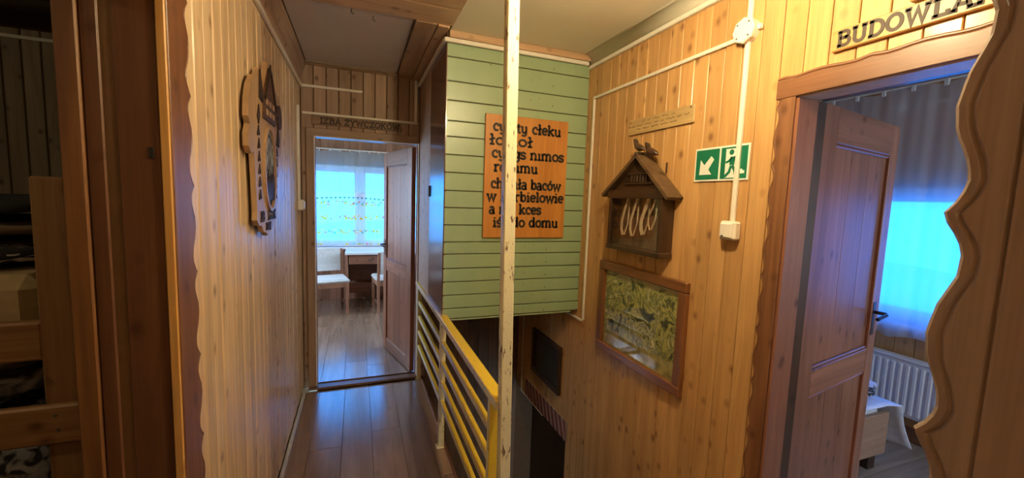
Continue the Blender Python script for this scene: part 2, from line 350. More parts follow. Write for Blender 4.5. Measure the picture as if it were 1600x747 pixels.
def ribbon(mb, pts, wd, fr, t0, t1):
    o, U, V = (Vector(x) for x in fr); W = U.cross(V); n = len(pts)
    closed = n > 3 and math.hypot(pts[0][0]-pts[-1][0], pts[0][1]-pts[-1][1]) < 1e-6
    L = []; R = []
    for i, p in enumerate(pts):
        if closed: a, b = pts[i-1 if i > 0 else n-2], pts[i+1 if i < n-1 else 1]
        else: a, b = pts[max(i-1, 0)], pts[min(i+1, n-1)]
        d1 = Vector((p[0]-a[0], p[1]-a[1])); d2 = Vector((b[0]-p[0], b[1]-p[1]))
        d1 = d1.normalized() if d1.length > 1e-9 else d2.normalized(); d2 = d2.normalized() if d2.length > 1e-9 else d1
        t = d1+d2; t = t.normalized() if t.length > 1e-6 else d1
        k = 1/max(.45, t.dot(d1)); nn = Vector((-t.y, t.x))*wd/2*k
        L.append((p[0]+nn.x, p[1]+nn.y)); R.append((p[0]-nn.x, p[1]-nn.y))
    vs = [o+U*x+V*y+W*t1 for x, y in L]+[o+U*x+V*y+W*t1 for x, y in R]+[o+U*x+V*y+W*t0 for x, y in L]+[o+U*x+V*y+W*t0 for x, y in R]
    fs = []
    for i in range(n-1):
        fs += [[n+i, n+i+1, i+1, i], [i, i+1, 2*n+i+1, 2*n+i], [3*n+i, 3*n+i+1, n+i+1, n+i]]
    if not closed: fs += [[0, 2*n, 3*n, n], [n-1, 2*n-1, 4*n-1, 3*n-1]]
    mb.add(vs, fs)
def text(s, fr, x0, x1, y, h, t, wt, mat, parent, t0=0):
    """one line between x0 and x1 (frame units), x-height/cap unit h"""
    o, U, V = (Vector(q) for q in fr); adv = sum(GL[c][0] for c in s); sx = (x1-x0)/adv; x = x0
    for c in s:
        a, st = GL[c]; mb = MB()
        for p in st: ribbon(mb, [((x+q[0]*sx), y+q[1]*h) for q in p], wt*h, (o, U, V), t0, t)
        if st: mb.build('letter', mat, parent)
        x += a*sx

# =================================================================== SETTING
XL, XR, YF, CEIL = -.412, 1.455, 3.57, 2.57
XB, YG = .49, 2.47                       # boxed-in corner over the stairs
# ---- floor of the passage
fl = MB(); fl.box((-.56, -1.25, -.2), (.52, 3.50, -.012)).box((.52, -1.25, -.2), (1.58, 1.25, -.012)).box((-.315, 3.50, -.2), (.48, 3.67, -.012))
floor = structure(fl.build('floor', GROOVE()), 'brown laminate floor of the passage beside the stair railing', 'floor')
xs = [-.412, -.288, -.098, .084, .272, .445, .518]
joints = {0: [2.02, .9], 1: [2.66, 1.4, .1], 2: [2.0, .7], 3: [2.78, 1.5, .3], 4: [1.95, .75], 5: [2.2, .9]}
for i in range(6):
    ys = [3.497]+joints[i]+[-1.2]
    for b, a in zip(ys, ys[1:]):
        bx('plank', (xs[i]+.0008, a+.0008, -.012), (xs[i+1]-.0008, b-.0008, 0), LAM('y'), floor, .0012)
for i, x in enumerate((.518, .70, .89, 1.08, 1.27)):
    bx('plank', (x+.0008, -.4, -.012), (min(x+.19, 1.455)-.0008, 1.247, 0), LAM('y'), floor, .0012)
bx('edge_board', (.518, 1.25, -.22), (.534, 3.5, .004), FRAME('y'), floor)
# ---- left wall with panelling, doorway to the bunk room
DL0, DL1, DLT = .36, 1.18, 2.06
wlm = MB(); wlm.box((-.55, DL1+.0, 0), (XL-.012, 3.69, 2.75)).box((-.55, -1.25, 0), (XL-.012, DL0, 2.75)).box((-.55, DL0, DLT), (XL-.012, DL1, 2.75))
wall_left = structure(wlm.build('wall_left', GROOVE()), 'pale pine panelled wall of the passage with the carved crest', 'wall')
boards(wall_left, 'x', XL, 1, 1.285, 3.565, .083, lambda y: [(.03, 2.43)], PINEL(), .004, ch=.004, jit=.003)
boards(wall_left, 'x', XL, 1, -1.2, DL0-.06, .083, lambda y: [(.03, 2.43)], PINEL(), .004, ch=.004, jit=.003)
boards(wall_left, 'x', XL, 1, DL0-.06, 1.285, .083, lambda y: [(DLT+.08, 2.43)], PINEL())
bl = MB(); bl.cbox((XL, 1.3, 0), (XL+.022, 3.5, .028), .006)
structure(bl.build('baseboard_left', plain('pale_trim', (.55, .56, .58), .4)), 'thin whitish strip along the foot of the panelled passage wall', 'baseboard')
# ---- far wall with doorway
FD0, FD1, FDT = -.315, .478, 2.033
fw_ = MB(); fw_.box((-.55, YF+.012, 0), (FD0-.01, YF+.097, 2.75)).box((FD1+.01, YF+.012, -2.2), (1.75, YF+.097, 2.75)).box((FD0-.01, YF+.012, FDT+.01), (FD1+.01, YF+.097, 2.75)).box((FD0, YF+.012, -2.2), (FD1, YF+.1, -.012))
wall_far = structure(fw_.build('wall_far', GROOVE()), 'end wall of the passage with the far doorway', 'wall')
boards(wall_far, 'y', YF, -1, XL, XB, .09, lambda x: [(2.10, 2.575)], FAR(), .007)
boards(wall_far, 'y', YF, -1, XL, -.375, .04, lambda x: [(0, 2.10)], FAR())
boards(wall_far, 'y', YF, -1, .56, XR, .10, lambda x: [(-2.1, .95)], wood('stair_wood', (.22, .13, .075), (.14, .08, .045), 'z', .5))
# ---- stairwell wall / right wall
RD0, RD1, RDT = .25, 1.02, 1.992
rw = MB(); rw.box((XR+.012, RD1+.013, -.19), (1.565, 2.55, 2.75)).box((XR+.012, 2.55, -.19), (1.565, YF+.02, 2.75)).box((XR+.012, 1.2, -2.2), (1.565, 2.55, -.19)).box((XR+.012, RD0, RDT+.013), (1.565, RD1+.013, 2.75)).box((XR+.012, RD1+.013, -.3), (1.565, 1.25, 0))
wall_right = structure(rw.build('wall_right', GROOVE()), 'orange pine panelled wall above the stairwell', 'wall')
def rspan(y):
    if y < 1.03: return [(2.07, 2.52)]
    if y < 1.25: return [(0, 2.52)]
    if y < 2.55: return [(-2.1, 2.52)]
    return [(-.19, 2.52)]
boards(wall_right, 'x', XR, -1, .215, 1.03, .0815, rspan, PINE())
boards(wall_right, 'x', XR, -1, 1.03, YF, .0847, rspan, PINE())
# recess under the right wall, lower flight
rc = MB(); rc.box((1.64, 2.5, -2.2), (1.7, YF, -.19)).box((1.5, 2.5, -.195), (1.7, YF, -.185))
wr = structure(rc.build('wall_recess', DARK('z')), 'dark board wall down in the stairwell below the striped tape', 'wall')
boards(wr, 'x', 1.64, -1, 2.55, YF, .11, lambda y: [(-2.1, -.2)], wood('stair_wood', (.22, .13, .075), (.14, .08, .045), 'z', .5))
bx('corner_post', (1.457, 2.535, -2.1), (1.475, 2.56, -.19), DARK(), wr)
# ---- wall around the near doorway on the right
nr = MB(); nr.box((.575, -1.25, 0), (1.58, .215, 2.75))
wall_near = structure(nr.build('wall_near', PINE('z')), 'wall return beside the wavy door casing in the right foreground', 'wall')
bk = MB().box((-.55, -1.35, 0), (.60, -1.25, 2.75)).build('wall_back', PINE('z'))
structure(bk, 'wall closing the passage behind the camera', 'wall')
# ---- ceiling
ce = MB(); ce.box((.505, -1.3, CEIL), (1.58, YG+.05, CEIL+.05)).box((-.55, -1.3, CEIL+.035), (.505, 3.67, CEIL+.08))
cei = structure(ce.build('ceiling', plain('cream_plaster', (.78, .74, .62), .45, var=.04, scale=3)), 'cream plaster ceiling above the stairwell', 'ceiling')
# plaster cove along the right wall
cv = MB(); cv.grid(lambda u, v: (XR-.055*(1-math.cos(v*math.pi/2)), .2+u*(YG-.2), 2.505+.065*math.sin(v*math.pi/2)), 1, 6)
cv.build('cove', plain('cream_plaster', (.78, .74, .62)), cei, True, .004)
y = 2.40
for i in range(17):
    bx('ceiling_plank', (-.40, y-.208, CEIL-.002), (.505, y, CEIL+.034), wood('ceil_pine', (.54, .37, .23), (.42, .27, .16), 'x', .5), cei, .004); y -= .211
hatch = thing('ceiling_hatch', (-.03, 2.95, CEIL+.005), 'flat whitish hatch panel in the ceiling before the far door', 'hatch')
bx('panel', (-.362, 2.425, CEIL+.008), (.292, 3.492, CEIL+.02), plain('hatch_board', (.58, .54, .53), .28, var=.05, scale=4), hatch, .002)
bx('edge_strip', (-.37, 3.493, CEIL-.002), (.30, 3.515, CEIL+.02), OLD('x'), hatch)
for hx, hy in ((-.032, 2.435), (.079, 2.48)):
    MB().tube([(hx, hy, CEIL+.01), (hx, hy, CEIL-.012), (hx+.012, hy, CEIL-.018)], .0028, 6).build('hook', GREYMET(), hatch)
CP = lambda: wood('ceil_pine', (.54, .37, .23), (.42, .27, .16), 'y', .5)
bx('ceiling_plank', (.302, 2.402, CEIL-.006), (.42, 3.565, CEIL+.034), CP(), cei)
bx('ceiling_plank', (.424, 2.402, CEIL-.012), (XB, 3.565, CEIL+.034), CP(), cei)
bx('ceiling_plank', (-.37, 3.517, CEIL-.004), (.30, 3.566, CEIL+.034), wood('ceil_pine', (.54, .37, .23), (.42, .27, .16), 'x', .5), cei)
def slab(name, p, fr, t0, t1, mat, parent): return MB().prism(p, fr, t0, t1).build(name, mat, parent)
# sloped trims between left wall and ceiling
for k, (a, b) in enumerate((((XL, 2.43), (XL+.012, 2.49)), ((XL+.012, 2.488), (XL+.030, 2.54)), ((XL+.030, 2.538), (XL+.046, 2.585)))):
    slab('cove_board', [(a[0]-.014, a[1]), (a[0], a[1]), (b[0], b[1]), (b[0]-.014, b[1])], ((0, 3.566, 0), (1, 0, 0), (0, 0, 1)), 0, 4.7, FAR('y'), cei)
# ---- boxed corner over stairs: green front, brown side
gb = MB(); gb.box((XB+.012, YG+.012, .845), (XR+.02, YF, CEIL+.05))
gwall = structure(gb.build('wall_box', GROOVE()), 'boxed-in corner over the stairs, green boards in front and brown side', 'wall')
gj = [2.505, 2.426, 2.288, 2.177, 2.058, 1.965, 1.858, 1.751, 1.642, 1.538, 1.432, 1.326, 1.25, 1.16, 1.075, .991, .905, .84]
for a, b in zip(gj, gj[1:]):
    bx('green_board', (XB, YG-random.random()*.002, b+.0025), (XR-.002, YG+.013, a-.0025), GREEN(), gwall, .003)
bx('ledge', (XB, YG-.004, .828), (XR-.06, YG+.012, .838), GREEN(), gwall, .002)
bx('top_strip', (XB+.01, YG-.02, 2.53), (XR, YG+.012, CEIL), wood('ceil_pine', (.54, .37, .23), (.42, .27, .16), 'x', .5), gwall)
bx('side_panel', (XB-.004, YG+.0, .85), (XB+.012, 3.0, CEIL), GLOSSB(), gwall)
bx('side_board', (XB-.002, 3.003, .80), (XB+.012, YF-.012, CEIL), FAR(), gwall)
bx('latch', (XB-.016, 2.975, 1.60), (XB-.002, 2.995, 1.68), GREYMET(), gwall)
bx('underside', (XB, YG, .835), (XR, YF, .848), DARK('y'), gwall)

# ---- scalloped casings
def scal(v, per, amp, ph=0):
    t = ((v+ph)/per) % 1.0
    K = [(0, 1), (.06, .55), (.15, .12), (.26, .18), (.40, .72), (.53, .97), (.64, .86), (.75, .42), (.84, .22), (.92, .42), (.97, .75), (1, 1)]
    for (a, x), (b, y_) in zip(K, K[1:]):
        if a <= t <= b: return amp*(x+(y_-x)*(t-a)/(b-a))
    return amp
def casing(name, fr, v0, v1, w_, th, per, amp, ph, mat, parent, line=None, n=None, groove=.012):
    o, U, V = (Vector(x) for x in fr); W = U.cross(V); n = n or int((v1-v0)/per*22); mb = MB(); rows = []
    for i in range(n+1):
        v = v0+(v1-v0)*i/n; e = w_-amp+scal(v, per, amp, ph)
        sec = [(0, 0), (0, th-.002), (.002, th)]
        if line: sec += [(line-.0025, th), (line, th-.004), (line+.0025, th)]
        else: sec += [(w_*.3, th), (w_*.32, th), (w_*.34, th)]
        sec += [(e-groove-.004, th), (e-groove, th-.004), (e-groove+.003, th-.001), (e-.005, th-.0015), (e-.001, th-.006), (e, th-.009), (e, 0)]
        rows.append([o+U*a+V*v+W*b for a, b in sec])
    k = len(rows[0]); vs = [p for r in rows for p in r]
    fs = [[i*k+j, (i+1)*k+j, (i+1)*k+(j+1) % k, i*k+(j+1) % k] for i in range(n) for j in range(k)]
    fs += [list(range(k)), [n*k+j for j in range(k)][::-1]]
    mb.add(vs, fs); return mb.build(name, mat, parent)

# left door (to the bunk room)
door_1 = thing('door_1', (XL-.07, 1.2, 0), 'dark brown door frame with wavy casing open to the bunk room', 'door frame'); door_1['kind'] = 'structure'
casing('casing', ((XL-.012, DL1+.002, 0), (0, 1, 0), (0, 0, 1)), 0, 2.16, .136, .021, .2295, .030, .0, FRAME(), door_1)
casing('casing', ((XL, DL0-.012, 0), (0, -1, 0), (0, 0, -1)), -2.16, 0, .102, .022, .2295, .020, 0, FRAME(), door_1)
bx('head_casing', (XL, DL0-.012, DLT), (XL+.022, DL1+.012, DLT+.095), FRAME('y'), door_1)
bx('edge_strip', (-.4235, DL1-.006, 0), (-.4055, DL1+.0015, DLT), wood('fresh_pine', (.72, .44, .15), (.62, .34, .10), 'z', .4), door_1, .002)
bx('jamb', (-.503, DL1-.002, 0), (-.4245, DL1+.02, DLT), wood('jamb_brown', (.19, .085, .042), (.12, .05, .025), 'z', .42, knot=.8, coat=.1), door_1)
bx('rebate', (-.523, DL1+.010, 0), (-.504, DL1+.024, DLT), FAR(), door_1)
bx('jamb', (-.556, DL1-.004, 0), (-.524, DL1+.024, DLT), wood('jamb_brown', (.19, .085, .042), (.12, .05, .025), 'z', .42, knot=.8, coat=.1), door_1)
bx('jamb', (-.597, DL1-.010, 0), (-.557, DL1+.024, DLT), wood('jamb_tan', (.25, .12, .042), (.12, .05, .025), 'z', .42, knot=.8, coat=.1), door_1)
bx('strike_plate', (-.521, DL1+.006, 1.06), (-.506, DL1+.0105, 1.22), GREYMET(), door_1)
bx('latch_hole', (-.447, DL1-.0035, 1.665), (-.437, DL1-.001, 1.69), BLACK(), door_1, .001)
bx('head_jamb', (-.605, DL0, DLT-.02), (XL, DL1, DLT+.01), FRAME('y'), door_1)
bx('jamb', (-.605, DL0-.02, 0), (XL, DL0, DLT), FRAME(), door_1)

# far door frame
door_2 = thing('door_2', (.08, YF, 0), 'far doorway frame of weathered pine with threshold', 'door frame'); door_2['kind'] = 'structure'
bx('casing', (-.376, YF-.018, 0), (FD0-.006, YF+.01, 2.092), FAR(), door_2)
bx('head_casing', (-.376, YF-.019, FDT+.006), (XB-.006, YF+.01, 2.098), FAR('x'), door_2)
LIT_EDGE = lambda: plain('lit_edge', (.85, .78, .74), .35)  # white strips imitate light caught on the inner edge of the frame
bx('stop_strip', (FD0-.006, YF-.023, .024), (FD0, YF+.008, FDT+.006), LIT_EDGE(), door_2, .001)
bx('stop_strip', (FD0, YF-.023, FDT), (FD1, YF+.008, FDT+.006), LIT_EDGE(), door_2, .001)
bx('stop_strip', (FD1, YF-.023, .024), (FD1+.005, YF+.008, FDT+.006), LIT_EDGE(), door_2, .001)
bx('casing', (FD1+.006, YF-.010, 0), (.56, YF+.012, 2.05), FAR(), door_2)
bx('jamb', (FD0-.02, YF+.01, 0), (FD0, YF+.10, FDT), DOORM(), door_2)
bx('jamb', (FD1, YF+.01, 0), (FD1+.02, YF+.10, FDT), DOORM(), door_2)
bx('head_jamb', (FD0, YF+.01, FDT), (FD1, YF+.10, FDT+.02), DOORM('x'), door_2)
bx('threshold', (FD0-.06, YF-.065, 0), (FD1+.02, YF+.02, .022), wood('threshold_wood', (.16, .085, .05), (.10, .05, .03), 'x', .35), door_2, .008)

def leaf(name, hinge, ang, wd, ht, label, hs, z0=.01):
    """panelled leaf: local x from hinge, thickness along y; built at origin then turned"""
    t = thing(name, (0, 0, 0), label, 'door')
    T = .04; st = .115; m0, m1 = .84, .955
    bx('stile', (0, 0, z0), (st, T, ht), DOORM(), t); bx('stile', (wd-st+.03, 0, z0), (wd, T, ht), DOORM(), t)
    a, b = st, wd-st+.03
    for r0, r1 in ((z0, .11), (m0, m1), (ht-.135, ht)): bx('rail', (a, .001, r0), (b, T-.001, r1), DOORM('x'), t)
    for p0, p1 in ((.11, m0), (m1, ht-.135)):
        n = 3
        for i in range(n): bx('panel_board', (a+(b-a)*i/n+.0006, .014, p0), (a+(b-a)*(i+1)/n-.0006, T-.014, p1), DOORM(), t, .0015)
        for zz in (p0, p1-.014):
            for q in (.004, T-.014): bx('moulding', (a, q, zz), (b, q+.010, zz+.014), DOORM('x'), t, .005)
    for s in (-1, 1):
        yy = 0 if s < 0 else T; h = MB(); h.cbox((wd-.075, yy-.002 if s < 0 else yy, hs-.11), (wd-.04, yy if s < 0 else yy+.002, hs+.05), .0008)
        h.tube([(wd-.057, yy, hs), (wd-.057, yy+s*.045, hs), (wd-.07, yy+s*.05, hs-.002), (wd-.16, yy+s*.046, hs-.012)], .008, 8)
        h.build('handle', plain('dark_handle', (.03, .03, .035), .3, metal=.7), t)
    bx('lock_plate', (wd-.001, .012, hs-.13), (wd+.0012, T-.012, hs+.06), GREYMET(), t, .0005)
    t.location = hinge; t.rotation_euler = (0, 0, ang); return t
leaf('door_leaf', (.476, 3.665, 0), math.atan2(.74, -.19), .765, 2.02, 'open panelled pine door leaf in the far doorway at the passage end', 1.10)
leaf('door_leaf', (1.602, 1.03, 0), math.atan2(.14, .74), .757, 1.995, 'open two-panel reddish pine door leaf under the carved name board', 1.13)

# right door frame
door_3 = thing('door_3', (XR, 1.02, 0), 'brown doorway frame with rippled casing under the carved name board', 'door frame'); door_3['kind'] = 'structure'
casing('casing', ((XR, RD1+.010, 0), (0, 1, 0), (0, 0, -1)), -2.065, 0, .074, .022, .207, .015, .105, FRAME(), door_3)
casing('head_casing', ((XR, 0, RDT+.004), (0, 0, 1), (0, 1, 0)), RD0, RD1+.08, .082, .024, .27, .008, .0, FRAME('y'), door_3)
bx('jamb', (XR-.014, RD1, 0), (1.545, RD1+.012, RDT), DOORM(), door_3)
bx('rebate', (1.546, RD1+.006, 0), (1.60, RD1+.03, RDT), DARK(), door_3)
bx('head_jamb', (XR-.012, RD0, RDT), (1.545, RD1+.012, RDT+.012), plain('pale_jamb', (.52, .44, .40), .4), door_3)
bx('head_rebate', (1.546, RD0, RDT+.008), (1.60, RD1+.02, RDT+.02), DARK('y'), door_3)
bx('jamb', (XR, RD0-.012, 0), (1.60, RD0, RDT), DOORM(), door_3)
# near door casing in the right foreground
door_4 = thing('door_4', (.56, .15, 0), 'wavy-edged brown door casing filling the right foreground', 'door frame'); door_4['kind'] = 'structure'
NB = lambda: wood('casing_pine', (.37, .29, .25), (.27, .20, .165), 'z', .38, knot=.6, coat=.15)
casing('casing', ((.575, .140, 0), (0, 1, 0), (0, 0, -1)), -2.2, 0, .098, .022, .2295, .022, 1.6, NB(), door_4, line=.048, groove=.014)
bx('jamb', (.548, .02, 0), (.62, .1385, 2.2), NB(), door_4)

# ---- stairs
stairs = thing('staircase', (1.0, 1.25, -2.2), 'dark wooden staircase going down beside the railing', 'stairs')
for i in range(9):
    y0 = 1.25+.235*i; z0 = -.185*(i+1)
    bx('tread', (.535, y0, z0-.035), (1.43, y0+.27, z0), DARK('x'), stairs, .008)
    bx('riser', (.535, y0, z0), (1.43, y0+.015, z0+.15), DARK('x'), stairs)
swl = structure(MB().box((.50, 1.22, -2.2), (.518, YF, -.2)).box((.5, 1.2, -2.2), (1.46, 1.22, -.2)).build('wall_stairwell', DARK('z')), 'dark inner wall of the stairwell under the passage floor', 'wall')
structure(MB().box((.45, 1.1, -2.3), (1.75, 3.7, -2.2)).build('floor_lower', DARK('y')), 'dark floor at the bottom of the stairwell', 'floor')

# =================================================================== FAR ROOM
WY = 6.6
fr = MB(); fr.box((-1.5, 3.67, -.2), (1.9, 6.8, -.012)); ff = structure(fr.build('floor_far_room', GROOVE()), 'laminate floor of the far bright room', 'floor')
x = -1.24
while x < 1.8:
    ys = [3.668, 3.9+random.random()*1.0, 5.2+random.random()*.5, WY]
    for a, b in zip(ys, ys[1:]): bx('plank', (x+.0008, a+.0008, -.012), (min(x+.188, 1.8)-.0008, b-.0008, 0), LAM('y'), ff, .0012)
    x += .188
W0, W1, WZ0, WZ1 = -.95, 1.01, .80, 2.02
wm = MB(); wm.box((-1.5, WY+.012, 0), (W0, 6.75, 2.7)).box((W1, WY+.012, 0), (1.9, 6.75, 2.7)).box((W0, WY+.012, 0), (W1, 6.75, WZ0)).box((W0, WY+.012, WZ1), (W1, 6.75, 2.7))
wfr = structure(wm.build('wall_window_far', GROOVE()), 'pine wall around the window of the far room', 'wall')
boards(wfr, 'y', WY, -1, -1.4, 1.8, .10, lambda x: [(0, WZ0-.02), (WZ1+.02, 2.6)] if W0 < x < W1 else [(0, 2.6)], wood('rose_pine', (.44, .23, .14), (.32, .15, .085), 'z', .5))
RP = wood('rose_pine', (.44, .23, .14), (.32, .15, .085), 'z', .5)
def side_wall(plane, p0, p1, a0, a1, b0, b1, z0, z1, top, name, mat, label):
    mb = MB()
    for al, ah, zl, zh in ((a0, b0, 0, top), (b1, a1, 0, top), (b0, b1, 0, z0), (b0, b1, z1, top)):
        if plane == 'x': mb.box((p0, al, zl), (p1, ah, zh))
        else: mb.box((al, p0, zl), (ah, p1, zh))
    return structure(mb.build(name, mat), label, 'wall')
side_wall('x', -1.5, -1.4, 3.67, 6.7, 4.3, 6.1, .8, 2.2, 2.7, 'wall_far_room_left', RP, 'pine side wall of the far room left of its door')
side_wall('x', 1.8, 1.9, 3.67, 6.7, 4.3, 6.1, .8, 2.2, 2.7, 'wall_far_room_right', RP, 'pine side wall of the far room behind the door leaf')
structure(MB().box((-1.5, 3.6, 2.6), (1.9, 6.8, 2.7)).build('ceiling_far_room', wood('ceil_pine', (.54, .37, .23), (.42, .27, .16), 'x', .5)), 'pine board ceiling of the far room', 'ceiling')
def window(name, plane, pos, a0, a1, z0, z1, mull, label, pane=None):
    t = thing(name, (0, 0, 0), label, 'window'); t['kind'] = 'structure'
    WH = plain('white_pvc', (.78, .80, .82), .35, var=.03)
    def B(nm, al, ah, zl, zh, d0, d1, m, c=.006):
        if plane == 'y': return bx(nm, (al, pos+d0, zl), (ah, pos+d1, zh), m, t, c)
        return bx(nm, (pos+d0, al, zl), (pos+d1, ah, zh), m, t, c)
    fwid = .055
    B('frame', a0, a1, z0, z0+fwid, .03, .10, WH); B('frame', a0, a1, z1-fwid, z1, .03, .10, WH)
    B('frame', a0, a0+fwid, z0+fwid, z1-fwid, .03, .10, WH); B('frame', a1-fwid, a1, z0+fwid, z1-fwid, .03, .10, WH)
    xs_ = [a0+fwid]+[q for m in mull for q in (m-.03, m+.03)]+[a1-fwid]
    for m in mull: B('mullion', m-.03, m+.03, z0+fwid, z1-fwid, .03, .10, WH)
    for i in range(0, len(xs_), 2):
        l, h = xs_[i], xs_[i+1]; zl, zh = z0+fwid, z1-fwid; s = .05
        B('sash', l, h, zl, zl+s, .02, .075, WH); B('sash', l, h, zh-s, zh, .02, .075, WH)
        B('sash', l, l+s, zl+s, zh-s, .02, .075, WH); B('sash', h-s, h, zl+s, zh-s, .02, .075, WH)
        B('pane', l+s, h-s, zl+s, zh-s, .045, .049, pane or glass(), .0005)
    B('window_sill', a0-.05, a1+.05, z0-.03, z0, -.06, .10, WH)
    return t
window('window_1', 'y', WY, W0, W1, WZ0, WZ1, [.03], 'two-pane white window of the far room behind lace curtains', glass('daylight_cyan_glass', (.20, .50, .80)))  # cyan of the daylight is put into the pane colour
window('window_3', 'x', -1.52, 4.3, 6.1, .8, 2.2, [5.2], 'unseen side window added to light the far room, left')  # unseen window, added to bring daylight into the far room
window('window_4', 'x', 1.76, 4.3, 6.1, .8, 2.2, [5.2], 'unseen side window added to light the far room, right')  # its counterpart on the right, likewise added for daylight
# curtains in the far room
def wavy(x, k=1): return .010*math.sin(x*34*k)+.006*math.sin(x*71*k+1)
cu = thing('sheer_curtain', (.03, WY-.09, 1.5), 'plain sheer curtain over the upper window of the far room', 'curtain')
mb = MB().grid(lambda u, v: (-1.05+2.15*u, WY-.10+wavy(u*2.1)*.7, (1.61+.01*math.sin(u*40))+(2.21-1.61+.012*abs(math.sin(u*24)))*v), 120, 6); mb.build('cloth', sheer('sheer_white', (.62, .80, .88), .5), cu, True)
MB().tube([(-1.15, WY-.10, 2.235), (1.2, WY-.10, 2.235)], .009, 8).build('curtain_rod', WHITEP(), cu)
for i in range(17):
    xx = -1.05+i*.134; MB().cbox((xx-.006, WY-.108, 2.205), (xx+.006, WY-.092, 2.24), .002).build('curtain_clip', WHITEP(), cu)
lc = thing('lace_curtain', (.03, WY-.075, .85), 'embroidered short curtain with flower bands across the lower far window', 'curtain')
top = lambda u: 1.555-.10*(2*(u-.45))**2
MB().grid(lambda u, v: (-1.0+2.05*u, WY-.065+wavy(u*2.1, 1.3)*.6, .84+(top(u)-.84)*v), 110, 8).build('cloth', sheer('lace', (.72, .84, .84), .42, True), lc, True)
for i in range(34):
    tm = MB()
    u = (i+.5)/34; xx = -1.0+2.05*u; zz = top(u)
    tm.prism([(xx-.018, zz), (xx+.018, zz), (xx, zz-.030)], ((0, WY-.080, 0), (1, 0, 0), (0, 0, 1)), 0, .002)
    tm.build('pennant', plain('olive_trim', (.10, .11, .02), .8), lc)
# desk
dk = thing('desk', (.45, 6.3, 0), 'small wooden desk with a white top below the far window', 'desk')
bx('top', (-.17, 6.02, .755), (1.1, 6.56, .785), plain('desk_white', (.75, .74, .72), .3, var=.03), dk, .004)
bx('side', (-.155, 6.06, 0), (-.13, 6.54, .755), RP, dk); bx('side', (1.06, 6.06, 0), (1.085, 6.54, .755), RP, dk)
bx('back', (-.13, 6.50, .30), (1.06, 6.52, .755), DOORM('x'), dk); bx('foot_rail', (-.13, 6.30, .16), (1.06, 6.325, .30), DOORM('x'), dk)
d_ = bx('drawer', (-.12, 6.04, .62), (.44, 6.46, .745), DOORM('x'), dk, .004); bx('handle', (.13, 6.025, .675), (.21, 6.04, .69), GREYMET(), d_)
d_ = bx('drawer', (.46, 6.04, .62), (1.05, 6.46, .745), DOORM('x'), dk, .004); bx('handle', (.7, 6.025, .675), (.78, 6.04, .69), GREYMET(), d_)
# chairs
def chair(loc, rz, label):
    t = thing('chair', (0, 0, 0), label, 'chair', 'chairs in the far room'); wm_ = RP
    CL = plain('pale_cloth', (.62, .66, .66), .8, bump=.2, scale=60)
    for sx in (-1, 1):
        bx('leg', (sx*.19-.018, -.21, 0), (sx*.19+.018, -.175, .42), wm_, t)
        m = MB(); m.prism([(.17, 0), (.205, 0), (.20, .42), (.25, .83), (.222, .83), (.165, .42)], ((sx*.19-.016, 0, 0), (0, 1, 0), (0, 0, 1)), 0, .032); m.build('leg', wm_, t)
        bx('side_rail', (sx*.19-.012, -.18, .36), (sx*.19+.012, .18, .42), wm_, t)
        bx('stretcher', (sx*.19-.01, -.18, .10), (sx*.19+.01, .18, .13), wm_, t)
    bx('front_rail', (-.175, -.205, .36), (.175, -.18, .42), wm_, t)
    bx('seat', (-.22, -.225, .42), (.22, .185, .475), CL, t, .022)
    m = MB(); m.prism([(.185, .53), (.205, .53), (.232, .62), (.238, .84), (.205, .84), (.198, .62)], ((-.17, 0, 0), (0, 1, 0), (0, 0, 1)), 0, .34); m.build('backrest', CL, t)
    bx('back_rail', (-.175, .175, .36), (.175, .195, .42), wm_, t)
    t.location = loc; t.rotation_euler = (0, 0, rz)
chair((-.36, 5.93, 0), math.radians(12), 'wooden chair with pale cushioned seat and back, left of the desk')
chair((.42, 5.93, 0), math.radians(188), 'wooden chair pushed to the desk, half hidden behind the far door leaf')

# =================================================================== RIGHT ROOM
RX = 3.65
fr2 = structure(MB().box((1.565, -.9, -.2), (3.85, 3.2, -.012)).build('floor_right_room', GROOVE()), 'pale laminate floor of the right bedroom', 'floor')
y = -.85
while y < 3.1:
    xs_ = [1.57, 2.2+random.random()*.6, RX]
    for a, b in zip(xs_, xs_[1:]): bx('plank', (a+.0008, y+.0008, -.012), (b-.0008, y+.1872, 0), LAMP('x'), fr2, .0012)
    y += .188
RW0, RW1, RZ0, RZ1 = .70, 2.2, .82, 1.79
rm = MB(); rm.box((RX+.012, -.9, 0), (3.8, RW0, 2.7)).box((RX+.012, RW1, 0), (3.8, 3.2, 2.7)).box((RX+.012, RW0, 0), (3.8, RW1, RZ0)).box((RX+.012, RW0, RZ1), (3.8, RW1, 2.7))
wrr = structure(rm.build('wall_window_right', GROOVE()), 'orange pine wall around the bedroom window', 'wall')
boards(wrr, 'x', RX, -1, -.85, 3.1, .115, lambda y: [(0, RZ0-.02), (RZ1+.02, 2.5)] if RW0 < y < RW1 else [(0, 2.5)], PINE())
window('window_5', 'y', -.93, 2.2, 3.3, .9, 2.1, [2.75], 'unseen side window added to light the right bedroom')  # unseen window, added to bring daylight into the bedroom
side_wall('y', -.95, -.85, 1.565, 3.8, 2.2, 3.3, .9, 2.1, 2.7, 'wall_right_room_side', PINE('z'), 'pine side wall of the right bedroom with the added window')
structure(MB().box((1.565, 3.1, 0), (3.8, 3.2, 2.7)).box((1.565, RD1+.03, 0), (1.60, 3.1, 2.7)).box((1.57, -.9, 0), (1.6, RD0-.012, 2.7)).box((1.57, RD0-.012, RDT+.02), (1.6, RD1+.03, 2.7)).build('wall_right_room', PINE('z')), 'pine side walls of the right bedroom', 'wall')
